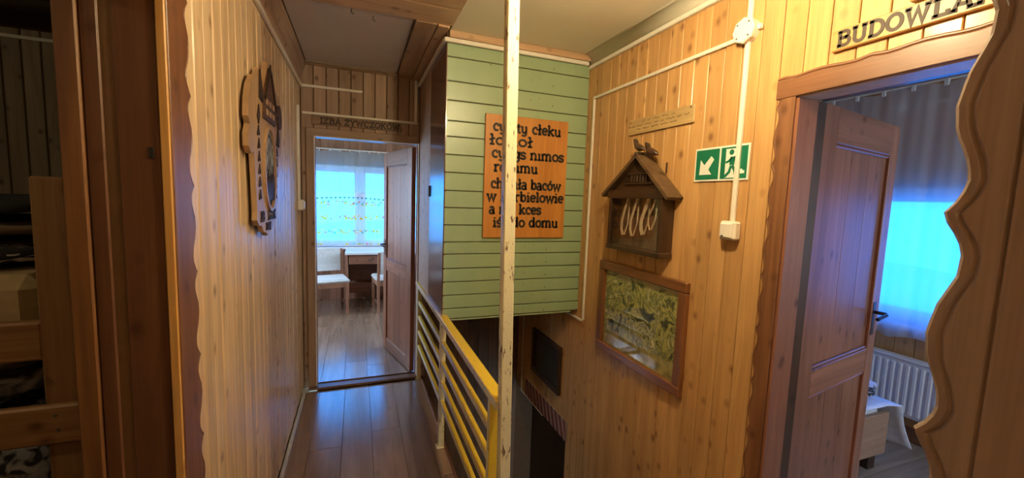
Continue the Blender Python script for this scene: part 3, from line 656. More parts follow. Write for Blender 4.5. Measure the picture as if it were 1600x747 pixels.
structure(MB().box((1.565, -.95, 2.5), (3.85, 3.2, 2.6)).build('ceiling_right_room', plain('lilac_plaster', (.66, .62, .64), .5, var=.03)), 'pale plaster ceiling of the right bedroom', 'ceiling')
structure(MB().cbox((RX-.02, -.85, 0), (RX, 3.1, .10), .004).build('baseboard_right', FRAME('y')), 'brown skirting below the bedroom radiator', 'baseboard')
window('window_2', 'x', RX, RW0, RW1, RZ0, RZ1, [1.12], 'bedroom window glowing blue behind a sheer curtain', glass('daylight_blue_glass', (.13, .44, .85)))  # pane tint carries the blue of the daylight
cu = thing('sheer_curtain', (RX-.12, 1.4, .75), 'long sheer curtain with scalloped hem in the right bedroom', 'curtain')
def cl(u, v):
    yy = .55+1.9*u; s = abs(math.sin(yy*9.2)); zt = 2.455+.02*abs(math.sin(yy*8)); zb = .715+.035*s
    return (RX-.075+.5*wavy(u*1.9, 1.1)-.01*(1-v), yy, zb+(zt-zb)*v)
MB().grid(cl, 130, 8).build('cloth', sheer('sheer_lilac', (.90, .90, .93), .28, None, (1, 1, 1)), cu, True)
MB().tube([(RX-.075, .5, 2.478), (RX-.075, 2.5, 2.478)], .007, 8).build('curtain_rail', WHITEP(), cu)
for i in range(12):
    yy = .55+i*.17; MB().cbox((RX-.085, yy-.012, 2.44), (RX-.062, yy+.012, 2.48), .002).build('curtain_clip', WHITEP(), cu)
jb = thing('cable_run', (RX-.01, 1.835, 2.356), 'white round junction box with channel behind the bedroom sheer curtain', 'cable channel')
MB().lathe([(.036, 0), (.036, .022), (.03, .028)], (RX, 1.835, 2.356), (-1, 0, 0)).build('junction_box', WHITEP(), jb)
bx('channel', (RX-.016, .6, 2.346), (RX, 1.80, 2.364), WHITEP(), jb)
# radiator
ra = thing('radiator', (3.57, 1.6, .18), 'white ribbed panel radiator below the bedroom window', 'radiator')
WR = plain('white_enamel', (.80, .80, .80), .3, var=.02)
bx('panel', (3.555, 1.0, .19), (3.60, 2.3, .585), WR, ra, .01)
for i in range(31): bx('rib', (3.545, 1.02+i*.041, .215), (3.56, 1.046+i*.041, .56), WR, ra, .006)
bx('top_grille', (3.545, .995, .58), (3.625, 2.305, .60), WR, ra, .006)
bx('pipe', (3.585, 1.03, 0), (3.60, 1.045, .2), WR, ra, .005)
for yy in (1.2, 2.1): bx('bracket', (3.60, yy, .25), (RX, yy+.03, .5), WR, ra)
# bed
bd = thing('bed', (2.7, 2.3, 0), 'low bed with light wooden end board in the right bedroom', 'bed')
TAN = wood('tan_board', (.46, .30, .20), (.38, .23, .14), 'x', .5, knot=.2)
bx('end_board', (2.25, 1.42, .10), (3.09, 1.445, .37), TAN, bd); bx('side_board', (3.065, 1.445, .12), (3.09, 3.0, .34), TAN, bd); bx('side_board', (2.25, 1.445, .12), (2.275, 3.0, .34), TAN, bd)
for lx in (2.3, 3.0):
    for ly in (1.44, 2.92): bx('leg', (lx-.03, ly, 0), (lx+.04, ly+.07, .10), DARK(), bd); 
bx('mattress', (2.28, 1.45, .22), (3.06, 2.99, .42), plain('mattress_white', (.75, .76, .8), .8), bd, .04)
sh = thing('bed_sheet', (3.1, 1.5, .1), 'white sheet hanging over the corner of the bed', 'sheet')
def shf(u, v):
    if v < .4:
        k = v/.4; return (2.5+.60*k, 1.40+1.0*u, .432+.008*math.sin(u*17))
    k = (v-.4)/.6; L = .30*(1-.25*abs(u-.1)*1.5)
    return (3.105+.05*k+.025*math.sin(u*14+1)*k+.05*k*(1-u), 1.37+1.0*u-.02*k+.015*math.sin(k*3)*(1-u), .43-L*k)
MB().grid(shf, 30, 20).build('cloth', plain('sheet_white', (.74, .77, .84), .8, bump=.2), sh, True, .006)
def shg(u, v):
    k = v; return (2.72+.385*u, 1.425-.025*min(1, k*3)-.01*math.sin(u*20)*k, .432-.06*k*(.5+u))
pl_ = thing('bed_blanket', (2.9, 1.55, .43), 'bundled dark and white printed blanket on the bed corner', 'blanket')
def blob(c, r, seed, n=18, m_=10):
    rd = random.Random(seed); ph = [rd.random()*6 for _ in range(6)]
    def f(u, v):
        a = 2*math.pi*u; b = math.pi*(v-.5); k = 1+.12*math.sin(3*a+ph[0])*math.cos(b)+.10*math.sin(5*a+ph[1]+3*b)+.08*math.sin(7*b+ph[2]+2*a)
        return (c[0]+r[0]*k*math.cos(a)*math.cos(b), c[1]+r[1]*k*math.sin(a)*math.cos(b), c[2]+r[2]*(.9+.1*k)*math.sin(b))
    return MB().grid(f, n, m_)
def bw(name, sc, lo, hi, c0=(.02, .02, .025), c1=(.55, .55, .6), stretch=(1, 1, 1)):
    if name in MATS: return MATS[name]
    m, nt, b = newmat(name); L = nt.links.new; tc = N(nt, 'ShaderNodeTexCoord'); mp = N(nt, 'ShaderNodeMapping'); mp.inputs['Scale'].default_value = stretch; L(tc.outputs['Object'], mp.inputs[0])
    n = N(nt, 'ShaderNodeTexNoise'); n.inputs['Scale'].default_value = sc; n.inputs['Distortion'].default_value = 1.2; n.inputs['Detail'].default_value = 3; L(mp.outputs[0], n.inputs['Vector'])
    L(ramp(nt, n.outputs['Fac'], [(lo, c0), (hi, c1)]), b.inputs['Base Color']); b.inputs['Roughness'].default_value = .85; return m
blob((2.93, 1.56, .505), (.17, .12, .05), 3).build('cloth', bw('print_blanket', 16, .47, .55), pl_, True)

# =================================================================== LEFT (BUNK) ROOM
structure(MB().box((-3.2, -.6, -.2), (-.55, 3.7, 0)).build('floor_bunk_room', LAM('y')), 'dark floor of the bunk room', 'floor')
wb = structure(MB().box((-3.2, YF+.012, 0), (-.55, YF+.1, 2.75)).build('wall_bunk_room', GROOVE()), 'grey-brown board wall behind the bunk bed', 'wall')
boards(wb, 'y', YF, -1, -3.1, -.56, .0955, lambda x: [(0, 2.55)], OLD(), gap=.010)
structure(MB().box((-3.3, -.7, 0), (-3.2, 3.7, 2.75)).box((-3.2, -.7, 0), (-.55, -.6, 2.75)).build('wall_bunk_side', OLD('z')), 'board side walls of the bunk room', 'wall')
cb = structure(MB().box((-3.2, -.6, 2.66), (-.55, 3.65, 2.75)).build('ceiling_bunk_room', OLD('x')), 'board ceiling of the bunk room', 'ceiling')
bx('ceiling_beam', (-3.1, 3.0, 2.56), (-.56, 3.12, 2.66), DARK('x'), cb, .01)
cr = thing('cable_channel', (-1.8, YF, 2.49), 'pale cable channel high on the bunk room board wall', 'cable channel')
bx('channel', (-3.1, YF-.018, 2.485), (-.6, YF, 2.507), WHITEP(), cr)
bb = thing('bunk_bed', (-1.5, 1.5, 0), 'rough pine bunk bed seen through the left doorway', 'bunk bed')
bx('post', (-.836, 1.50, 0), (-.738, 1.545, 1.618), BUNK(), bb, .006)
bx('post', (-2.6, 1.50, 0), (-2.5, 1.545, 1.618), BUNK(), bb, .006)
bx('post', (-.836, 2.42, 0), (-.738, 2.465, 1.618), BUNK(), bb, .006); bx('post', (-2.6, 2.42, 0), (-2.5, 2.465, 1.618), BUNK(), bb, .006)
bx('rail', (-2.6, 1.501, 1.100), (-.831, 1.54, 1.212), BUNK('x'), bb, .006)
rl = bx('rail', (-2.65, 1.472, .862), (-.742, 1.499, .976), BUNK('x'), bb, .006)
for sx_, sz_ in ((-.80, .948), (-.795, .905)): MB().lathe([(.004, 0), (.003, .002)], (sx_, 1.472, sz_), (0, -1, 0), 8).build('screw', GREYMET(), rl)
bx('rail', (-2.6, 2.425, 1.100), (-.831, 2.46, 1.212), BUNK('x'), bb, .006); bx('rail', (-2.6, 2.425, .30), (-.831, 2.46, .41), BUNK('x'), bb, .006); bx('rail', (-2.6, 1.501, .30), (-.837, 1.54, .41), BUNK('x'), bb, .006)
bx('slat_base', (-2.5, 1.545, 1.12), (-.85, 2.42, 1.14), BUNK('x'), bb); bx('slat_base', (-2.5, 1.545, .33), (-.85, 2.42, .35), BUNK('x'), bb)
m_ = bx('mattress', (-2.48, 1.548, 1.145), (-.86, 2.41, 1.335), plain('ochre_mattress', (.40, .30, .16), .85, bump=.3, scale=40), None, .04); tag(m_, 'ochre mattress on the upper level of the bunk bed', 'mattress')
m_ = bx('mattress', (-2.48, 1.548, .355), (-.86, 2.41, .50), plain('grey_mattress', (.22, .21, .2), .85), None, .04); tag(m_, 'grey mattress on the lower level of the bunk bed', 'mattress')
ZB = bw('zebra_cover', 9, .50, .53, (.012, .012, .012), (.42, .40, .36), (1, 1, 6))
def fold(lo, hi, seed, e=.35, wob=.012):
    rd = random.Random(seed); ph = [rd.random()*6 for _ in range(4)]; c = [(a+b)/2 for a, b in zip(lo, hi)]; h = [(b-a)/2-wob for a, b in zip(lo, hi)]
    sp = lambda q, k: math.copysign(abs(q)**k, q)
    def f(u, v):
        a = 2*math.pi*u; b = math.pi*(v-.5); k = wob*math.sin(6*a+ph[0]+4*b)*.7+wob*math.sin(11*a+ph[1])*.3
        return (c[0]+(h[0]+k)*sp(math.cos(b), e)*sp(math.cos(a), e), c[1]+(h[1]+k)*sp(math.cos(b), e)*sp(math.sin(a), e), c[2]+(h[2]+k*.5)*sp(math.sin(b), e))
    return MB().grid(f, 48, 18)
tag(fold((-2.40, 1.57, 1.336), (-.87, 2.36, 1.420), 5).build('bed_cover', ZB, None, True), 'black and white striped cover on the upper bunk', 'blanket')
tag(fold((-2.38, 1.60, 1.422), (-.88, 2.34, 1.485), 6).build('bed_blanket', plain('brown_cloth', (.16, .11, .07), .9, bump=.4), None, True), 'brown folded blanket between striped cover and black blanket', 'blanket')
tag(fold((-2.36, 1.62, 1.487), (-.89, 2.32, 1.560), 9).build('bed_blanket', plain('black_cloth', (.02, .02, .022), .9), None, True), 'black folded blanket on top of the bunk bedding', 'blanket')
ZB2 = bw('grey_print', 7, .45, .6, (.02, .022, .024), (.35, .35, .36), (1, 1, 3))
tag(fold((-2.3, 1.57, .872), (-.87, 2.30, 1.095), 12, .55, .02).build('sleeping_bag', ZB2, None, True), 'dark grey streaked bedding roll under the upper bunk', 'bedding')
tag(fold((-2.3, 1.56, .502), (-.87, 2.32, .868), 15, .6, .025).build('fur_blanket', bw('fur_print', 22, .45, .6, (.02, .02, .022), (.4, .4, .42)), None, True), 'crumpled black and grey fur blanket on the lower bunk', 'blanket')

# =================================================================== RAILING AND POLE
ra_ = thing('stair_railing', (.5, 2.4, 0), 'old cream metal railing between passage and stairwell, warm lamp light put into its colour', 'railing')
def lit_bar(name, lo, hi, lit, c=.003):  # bar whose lamp-facing sides carry painted warm light
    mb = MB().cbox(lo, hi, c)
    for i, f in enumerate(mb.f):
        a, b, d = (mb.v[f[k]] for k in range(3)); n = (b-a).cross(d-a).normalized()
        if any(n.dot(Vector(q)) > .6 for q in lit): mb.m[i] = 1
    return mb.build(name, [CREAM(), WARM_LIT()], ra_)
UPY, FR, RT = (0, 0, 1), (0, -1, 0), (1, 0, 0)
lit_bar('top_rail', (.468, 1.339, .832), (.520, 3.548, .868), [UPY, RT])
for z in (.700, .570, .440, .311): lit_bar('rail', (.486, 1.47, z-.030), (.510, 3.54, z+.004), [UPY])
for yy in (3.515, 2.475, 1.455): lit_bar('post', (.480, yy-.017, 0), (.516, yy+.017, .833), [FR] if yy < 2 else [(1, 0, 0)])
for yy in (3.515, 2.475): bx('foot', (.468, yy-.028, 0), (.517, yy+.028, .006), CREAM(), ra_, .001)
po = thing('steel_pole', (0, 0, 0), 'rusty cream square pole from floor to ceiling at the railing end', 'pole')
pm = MB().cbox((-.0215, -.0175, -1.0), (.0215, .0175, 1.60), .004); pm.build('tube', CREAM(), po); bx('foot', (-.04, -.045, -1.0), (.04, .045, -.992), CREAM(), po, .001)
po.location = (.4985-.006, 1.318, 1.0); po.rotation_euler = (0, math.radians(-.95), 0)

# =================================================================== RIGHT WALL THINGS
FX = ((XR, 0, 0), (0, -1, 0), (0, 0, 1))     # frame on the right wall: u = -y, v = z, normal -x
def fxp(y, z): return (-y, z)
# carved name board
nbd = thing('name_board', (XR, .75, 2.14), 'carved pine name board with dark capitals over the right doorway', 'sign')
bx('plank', (XR-.016, .36, 2.112), (XR-.001, .932, 2.178), wood('sign_pine', (.60, .36, .12), (.48, .26, .08), 'y', .4, knot=.3), nbd, .003)
text('BUDOWLANI', ((XR-.016, 0, 0), (0, -1, 0), (0, 0, 1)), -.916, -.525, 2.122, .034, .0015, .30, BURNT(), nbd)
nb2 = thing('name_board', (XR, .6, 2.215), 'second pine board partly visible above the carved name board', 'sign')
bx('plank', (XR-.02, .36, 2.186), (XR-.001, .735, 2.26), wood('sign_pine', (.60, .36, .12), (.48, .26, .08), 'y', .4), nb2, .003)
# cable channels
CH = lambda lo, hi, p: bx('channel', lo, hi, WHITEP(), p, .003)
c1 = thing('cable_channel', (XR, 1.26, 1.5), 'white vertical cable channel from ceiling down to the switch by the door', 'cable channel')
CH((XR-.016, 1.243, 2.33), (XR, 1.262, 2.55), c1); CH((XR-.016, 1.243, 1.54), (XR, 1.262, 2.26), c1)
j = thing('junction_box', (XR, 1.256, 2.295), 'round white junction box where cable channels meet on the pine wall', 'junction box')
MB().lathe([(.046, 0), (.046, .028)], (XR, 1.256, 2.295), (-1, 0, 0), 24).build('base', WHITEP(), j)
MB().lathe([(.050, .028), (.050, .036), (.046, .040)], (XR, 1.256, 2.295), (-1, 0, 0), 8).build('cover', WHITEP(), j)
for k in range(4):
    a = math.pi/4+k*math.pi/2; MB().lathe([(.004, .04), (.003, .042)], (XR, 1.256+.036*math.cos(a), 2.295+.036*math.sin(a)), (-1, 0, 0), 8).build('screw', GREYMET(), j)
for dz in (.0, ): MB().cbox((XR-.022, 1.195, 2.285), (XR-.002, 1.21, 2.305), .003).build('cable_gland', WHITEP(), j)
c2 = thing('cable_channel', (XR, 1.9, 2.28), 'white cable channel from junction box to corner and down beside the green boards', 'cable channel')
CH((XR-.014, 1.305, 2.272), (XR, 2.392, 2.289), c2); CH((XR-.014, 2.376, .792), (XR, 2.392, 2.272), c2); CH((XR-.014, 2.392, .776), (XR, 2.62, .792), c2)
c3 = thing('cable_channel', (XR, 1.9, 2.49), 'white cable channel along the ceiling edge of the orange pine wall', 'cable channel')
CH((XR-.02, .25, 2.478), (XR, 2.46, 2.500), c3)
c4 = thing('cable_channel', (1, YG, 2.51), 'white cable channel along the top of the green boards', 'cable channel')
CH((XB-.02, YG-.02, 2.503), (XR-.02, YG, 2.527), c4); c6 = thing('cable_channel', (XB, 3, 2.51), 'white cable channel along the top of the brown side of the boxed corner', 'cable channel'); CH((XB-.024, YG, 2.503), (XB-.004, YF-.02, 2.527), c6)
c5 = thing('cable_channel', (XR, 3.4, -.2), 'thin white cable on the wall deep in the stairwell', 'cable channel')
CH((XR-.008, 3.425, -.20), (XR, 3.435, .80), c5); CH((XR-.008, 2.95, -.205), (XR, 3.435, -.196), c5)
# switch
sw = thing('light_switch', (XR, 1.25, 1.5), 'white surface light switch at the end of the cable channel by the door', 'switch')
bx('box', (XR-.038, 1.214, 1.466), (XR, 1.292, 1.544), WHITEP(), sw, .008); MB().prism([(0, 0), (.062, 0), (.062, .012), (0, .004)], ((XR-.036, 1.285, 1.475), (0, 0, 1), (-1, 0, 0)), 0, -.0).build if False else None
bx('rocker', (XR-.045, 1.226, 1.474), (XR-.034, 1.284, 1.536), plain('white_rocker', (.84, .82, .76), .3, var=.02), sw, .006)
bx('indicator', (XR-.0465, 1.262, 1.48), (XR-.044, 1.272, 1.485), BLACK(), sw, .0005)
# exit sign
ex = thing('exit_sign', (XR, 1.34, 1.71), 'green and white escape sign with arrow and running figure', 'sign')
WS = plain('sign_white', (.82, .84, .78), .35, var=.02); GS = plain('sign_green', (.008, .16, .085), .35, var=.03)
bx('plate', (XR-.005, 1.203, 1.711), (XR-.0005, 1.483, 1.858), WS, ex, .001)
FE = ((XR-.005, 1.483, 1.711), (0, -1, 0), (0, 0, 1))
g = MB(); g.prism([(.008, .008), (.134, .008), (.134, .139), (.008, .139)], FE, 0, .0006); g.build('green_field', GS, ex)
g = MB(); g.prism([(.144, .008), (.272, .008), (.272, .139), (.144, .139)], FE, 0, .0006); g.build('green_field', GS, ex)
def deg(poly, dx, dy, s=1): return [(dx+x*s, dy+y*s) for x, y in poly]
a_ = MB(); a_.prism([(.030, .030), (.098, .030), (.080, .052), (.108, .094), (.092, .110), (.056, .072), (.034, .096)], FE, .0006, .001); a_.build('arrow', WS, ex)
a_ = MB(); a_.prism([(.168, .012), (.235, .012), (.235, .132), (.168, .132)], FE, .0006, .001); a_.build('doorway_symbol', WS, ex)
man = MB(); man.prism([(.196+.0115*math.cos(k*.5236), .117+.0115*math.sin(k*.5236)) for k in range(12)], FE, .001, .0014)
for seg, wd in (([(.204, .098), (.200, .064)], .024), ([(.208, .096), (.222, .094), (.232, .082)], .009), ([(.197, .094), (.184, .080), (.170, .076)], .009), ([(.202, .062), (.216, .042), (.222, .020)], .013), ([(.197, .062), (.190, .036), (.172, .020), (.164, .022)], .012)): ribbon(man, seg, wd, FE, .001, .0014)
man.build('running_figure', GS, ex)
a_ = MB(); a_.prism([(.242, .028), (.262, .028), (.262, .040), (.252, .040), (.252, .046), (.242, .046)], FE, .0006, .001); a_.build('foot_symbol', WS, ex)
# small plaque
pq = thing('plaque', (XR, 1.75, 2.03), 'narrow pale wooden plaque with three lines of tiny script', 'plaque')
bx('plank', (XR-.010, 1.508, 1.985), (XR-.001, 1.994, 2.068), wood('plaque_pine', (.56, .40, .19), (.48, .32, .14), 'y', .5, knot=.1), pq, .002)
wds = MB(); rd = random.Random(4)
FP = ((XR-.010, 0, 0), (0, -1, 0), (0, 0, 1))
for zz, y0, y1 in ((2.045, 1.88, 1.63), (2.025, 1.965, 1.545), (2.006, 1.92, 1.61)):
    yy = y0
    while yy > y1:
        L_ = .025+rd.random()*.035; p = []; q = yy
        while q > yy-L_: p.append((-q, zz+rd.random()*.008)); q -= .0042
        if len(p) > 1: ribbon(wds, p, .0026, FP, 0, .0006)
        yy -= L_+.012
wds.build('lettering', plain('faded_ink', (.10, .07, .03), .7), pq)
for yy, zz in ((1.978, 2.055), (1.985, 2.03), (1.53, 2.058)): MB().lathe([(.004, 0), (.003, .002)], (XR-.010, yy, zz), (-1, 0, 0), 8).build('nail', BURNT(), pq)
# gabled show case
hb = thing('display_case', (XR, 1.82, 1.33), 'dark wooden house-shaped wall case with gabled roof and glass front', 'display case')
HX = .08; x0 = XR-HX
hy0, hy1, hz0, hz1 = 1.594, 2.043, 1.350, 1.650; ya = 1.80
bx('side', (x0, hy0, hz0), (XR, hy0+.025, hz1), DARK(), hb); bx('side', (x0, hy1-.025, hz0), (XR, hy1, hz1), DARK(), hb)
bx('bottom', (x0-.004, hy0-.004, hz0-.012), (XR, hy1+.004, hz0+.014), DARK('y'), hb)
bx('back', (XR-.014, hy0+.02, hz0+.01), (XR-.001, hy1-.02, hz1), wood('case_back', (.22, .12, .075), (.14, .07, .04), 'z', .6), hb)
bx('crossbeam', (x0-.006, hy0-.01, hz1-.02), (XR, hy1+.01, hz1+.025), DARK('y'), hb)
gm = MB(); gm.prism([(-(hy0+.01), hz1+.02), (-(hy1-.01), hz1+.02), (-ya, 1.845)], ((x0+.02, 0, 0), (0, -1, 0), (0, 0, 1)), -.055, 0); gm.build('gable', DARK('y'), hb)
for k in range(6): bx('baluster', (x0+.008, 1.735+k*.024, 1.715), (x0+.02, 1.747+k*.024, 1.755), DARK(), hb, .003)
bx('gable_rail', (x0+.006, 1.71, 1.755), (x0+.02, 1.89, 1.768), DARK('y'), hb, .003); bx('gable_rail', (x0+.006, 1.68, 1.702), (x0+.02, 1.92, 1.715), DARK('y'), hb, .003)
def roofp(ye, ze):
    d = Vector((0, ye-ya, ze-1.850)); L_ = d.length; d.normalize(); n = Vector((0, -d.z, d.y)); n = n if n.z > 0 else -n
    p = Vector((x0-.018, ya, 1.842)); m = MB(); c8 = []
    for dx in (0, HX+.014):
        for s in (0, L_):
            for h in (0, .018): c8.append(p+Vector((dx, 0, 0))+d*s+n*h)
    m.add(c8, [[0, 1, 3, 2], [4, 6, 7, 5], [0, 4, 5, 1], [2, 3, 7, 6], [0, 2, 6, 4], [1, 5, 7, 3]])
    if (c8[2]-c8[0]).cross(c8[1]-c8[0]).x > 0: m.f = [f[::-1] for f in m.f]
    m.build('roof_slope', wood('roof_shingle', (.15, .09, .045), (.08, .045, .022), 'y', .5), hb)
roofp(1.55, 1.632); roofp(2.09, 1.645)
bx('ridge', (x0-.02, ya-.012, 1.848), (XR-.004, ya+.012, 1.872), DARK('x'), hb, .006)
gl_ = MB().box((x0+.010, hy0+.025, hz0+.014), (x0+.013, hy1-.025, hz1-.02)).build('glass_front', glass(), hb)
IV = plain('ivory', (.62, .52, .36), .45)
for k, yy in enumerate((1.925, 1.845, 1.755, 1.70)):
    it = thing('hanging_strap', (XR-.05, yy, 1.45), ('leftmost', 'second', 'third', 'rightmost thin')[k]+' pale looped strap hanging inside the glazed house case', 'strap', 'straps in the house case')
    L_ = [.175, .175, .16, .13][k]; zt = 1.632
    m = MB()
    pts = [(-yy+.030, zt), (-yy+.012, zt-.045), (-yy-.018, zt-L_*.72), (-yy-.018, zt-L_), (-yy-.004, zt-L_-.032)]
    FS = ((XR-.052, 0, 0), (0, -1, 0), (0, 0, 1))
    ribbon(m, pts, [.015, .013, .021, .005][k], FS, 0, .005); m.build('strap_front', IV, it)
    m = MB(); ribbon(m, [(-yy+.030, zt), (-yy+.027, zt-.05), (-yy+.022, zt-L_*.8), (-yy-.004, zt-L_-.03)], .0045, FS, -.012, -.006); m.build('strap_back', IV, it)
    MB().tube([(XR-.014, yy-.030, zt), (XR-.056, yy-.030, zt), (XR-.06, yy-.030, zt+.008)], .002, 6).build('hook', GREYMET(), it)
def bird(loc, s, lab):
    t = thing('bird_figure', loc, lab, 'figurine', 'birds on the house case'); c = Vector(loc)
    m = MB()
    m.tube([c+Vector(p)*s for p in ((0, -.030, .004), (0, -.018, .010), (0, 0, .014), (0, .016, .022), (0, .024, .034), (0, .028, .044))], [.003*s, .009*s, .014*s, .012*s, .009*s, .009*s], 10); m.build('body', DARK('y'), t, True)
    MB().lathe([(.001, 0), (.007, .003), (.009, .009), (.006, .016), (.001, .018)], c+Vector((0, .030*s, .040*s)), (0, .4, 1), 10).build('head', DARK('y'), t, True)
    MB().lathe([(.003, 0), (.0005, .012)], c+Vector((0, .037*s, .05*s)), (0, 1, .1), 6).build('beak', GREYMET(), t)
bird((x0-.005, 1.785, 1.872), 1.35, 'left small dark carved bird on the ridge of the house case')
bird((x0+.035, 1.735, 1.845), 1.5, 'right small dark carved bird on the roof of the house case')
MB().tube([(XR-.012, 1.66, 1.76), (XR-.012, 1.66, 1.812)], .005, 6).build('peg', DARK(), hb)
# large picture
def picture(y0, y1, z0, z1, fwid, dep, fm, cm, label, gl=True):
    t = thing('framed_picture', (XR, (y0+y1)/2, z0), label, 'picture')
    xf = XR-dep
    for a, b in ((z0, z0+fwid), (z1-fwid, z1)): bx('frame_rail', (xf, y0, a), (XR-.001, y1, b), fm('y'), t, .005)
    for a, b in ((y0, y0+fwid), (y1-fwid, y1)): bx('frame_stile', (xf+.001, a, z0+fwid), (XR-.001, b, z1-fwid), fm('z'), t, .004)
    MB().box((XR-.008, y0+fwid-.005, z0+fwid-.005), (XR-.006, y1-fwid+.005, z1-fwid+.005)).build('canvas', cm, t)
    if gl: MB().box((XR-.012, y0+fwid-.003, z0+fwid-.003), (XR-.0105, y1-fwid+.003, z1-fwid+.003)).build('glass', glass('picture_glass'), t)
    return t
def painting():
    m, nt, b = newmat('landscape_print'); L = nt.links.new
    tc = N(nt, 'ShaderNodeTexCoord'); sx = N(nt, 'ShaderNodeSeparateXYZ'); L(tc.outputs['Object'], sx.inputs[0])
    n = N(nt, 'ShaderNodeTexNoise'); n.inputs['Scale'].default_value = 6.5; n.inputs['Detail'].default_value = 8; n.inputs['Distortion'].default_value = 2.2; n.inputs['Roughness'].default_value = .62; L(tc.outputs['Object'], n.inputs['Vector'])
    c1 = ramp(nt, n.outputs['Fac'], [(.34, (.03, .045, .025)), (.43, (.12, .15, .06)), (.49, (.66, .66, .22)), (.55, (.15, .19, .07)), (.66, (.80, .78, .42))])
    n2 = N(nt, 'ShaderNodeTexNoise'); n2.inputs['Scale'].default_value = 20; n2.inputs['Detail'].default_value = 5; L(tc.outputs['Object'], n2.inputs['Vector'])
    c2 = ramp(nt, n2.outputs['Fac'], [(.35, (.26, .24, .08)), (.65, (.60, .54, .22))])
    ad = N(nt, 'ShaderNodeMath', operation='MULTIPLY_ADD'); L(n.outputs['Fac'], ad.inputs[0]); ad.inputs[1].default_value = .10; L(sx.outputs[2], ad.inputs[2])
    ground = ramp(nt, ad.outputs[0], [(.40, 1), (.42, 0)])
    mr = N(nt, 'ShaderNodeMapRange'); L(ad.outputs[0], mr.inputs[0]); mr.inputs[1].default_value = -.10; mr.inputs[2].default_value = -.08; mr.inputs[3].default_value = 1; mr.inputs[4].default_value = 0
    mk = mixc(nt, mr.outputs[0], c1, c2)
    ms = N(nt, 'ShaderNodeMapRange'); L(ad.outputs[0], ms.inputs[0]); ms.inputs[1].default_value = .24; ms.inputs[2].default_value = .27
    mk = mixc(nt, ms.outputs[0], mk, (.46, .40, .24))
    L(mk, b.inputs['Base Color']); b.inputs['Roughness'].default_value = .6; return m
picture(1.452, 2.182, .682, 1.243, .052, .03, lambda a: wood('picture_frame', (.26, .105, .04), (.17, .062, .022), a, .35, knot=.2, coat=.3), painting(), 'large brown framed forest landscape under the house case')
picture(2.657, 3.178, .112, .496, .035, .03, DARK, plain('dark_print', (.035, .038, .032), .5, var=.5, scale=9), 'small dark framed picture deep in the stairwell')
# striped warning tape
ht = thing('warning_strip', (XR, 2.9, -.19), 'red and white diagonal warning strip along the low stairwell edge', 'warning strip')
bx('backing', (XR-.007, 2.53, -.188), (XR-.001, 3.33, -.035), plain('strip_cream', (.34, .27, .24), .6), ht, .001)
RS = plain('strip_red', (.20, .035, .028), .6)
for k in range(12):
    ya = 2.50+k*.072
    pol = [(-min(max(ya, 2.531), 3.329), -.1879), (-min(max(ya+.036, 2.531), 3.329), -.1879), (-min(max(ya+.036+.06, 2.531), 3.329), -.0351), (-min(max(ya+.06, 2.531), 3.329), -.0351)]
    if pol[0] == pol[1]: continue
    MB().prism(pol, ((XR-.007, 0, 0), (0, -1, 0), (0, 0, 1)), 0, .0008).build('stripe', RS, ht)

# =================================================================== GREEN WALL SIGN
sg = thing('verse_board', (1.01, YG, 1.355), 'orange wooden board with black dialect verse on the green boards', 'sign')
bx('board', (.732, YG-.020, 1.355), (1.302, YG-.002, 2.122), wood('orange_board', (.60, .27, .06), (.50, .205, .04), 'z', .35, knot=0, tint=.02), sg, .003)
FS_ = ((.732, YG-.020, 1.355), (1, 0, 0), (0, 0, 1)); K_ = .570/460
for s_, za, zb, b_ in (('cyś ty cłeku', 103, 482, 2.021), ('łosioł', 85, 322, 1.936), ('cyligs nımos', 100, 505, 1.858), ('rozumu', 113, 357, 1.772), ('chwała baców', 100, 495, 1.668), ('w korbielowie', 80, 513, 1.588), ('a nie kces', 95, 385, 1.508), ('iść do domu', 117, 488, 1.424)):
    text(s_, FS_, (za-65)*K_, (zb-65)*K_, b_-1.355, .046, .003, .29, BLACK(), sg)
# =================================================================== FAR WALL SIGN AND CABLES
iz = thing('name_board', (0, YF, 2.14), 'weathered name plank with dark capitals above the far doorway', 'sign')
bx('plank', (-.332, YF-.018, 2.126), (.345, YF-.002, 2.192), wood('grey_plank', (.30, .19, .125), (.22, .13, .08), 'x', .5), iz, .003)
text('IZBA ŻYWCZOKÓW', ((-.332, YF-.018, 2.126), (1, 0, 0), (0, 0, 1)), .055, .655, .010, .032, .0015, .30, BURNT(), iz)
d1 = thing('cable_channel', (0, YF, 2.2), 'white cable channel just above the far name plank, rising at its right end', 'cable channel')
CH((-.40, YF-.016, 2.198), (.47, YF, 2.217), d1); CH((.438, YF-.034, 2.217), (.462, YF-.012, 2.55), d1)
d2 = thing('cable_channel', (-.2, YF, 2.41), 'short white cable channel high above the far doorway', 'cable channel')
CH((-.411, YF-.016, 2.40), (.035, YF, 2.42), d2)
d3 = thing('cable_channel', (XL, 2.7, 2.4), 'grey-white cable channel along the top of the left panelled wall', 'cable channel')
CH((XL, -1.2, 2.391), (XL+.018, 3.56, 2.413), d3)
d4 = thing('cable_channel', (XL, 3.4, 1.9), 'white cable channel running down to the small switch by the far door', 'cable channel')
CH((XL, 3.34, 1.545), (XL+.018, 3.362, 2.22), d4)
s2 = thing('light_switch', (XL, 3.35, 1.47), 'small white switch on the left wall near the far doorway', 'switch')
bx('box', (XL, 3.31, 1.468), (XL+.04, 3.39, 1.546), WHITEP(), s2, .008); bx('rocker', (XL+.036, 3.322, 1.477), (XL+.047, 3.378, 1.537), plain('white_rocker', (.84, .82, .76), .3), s2, .005)

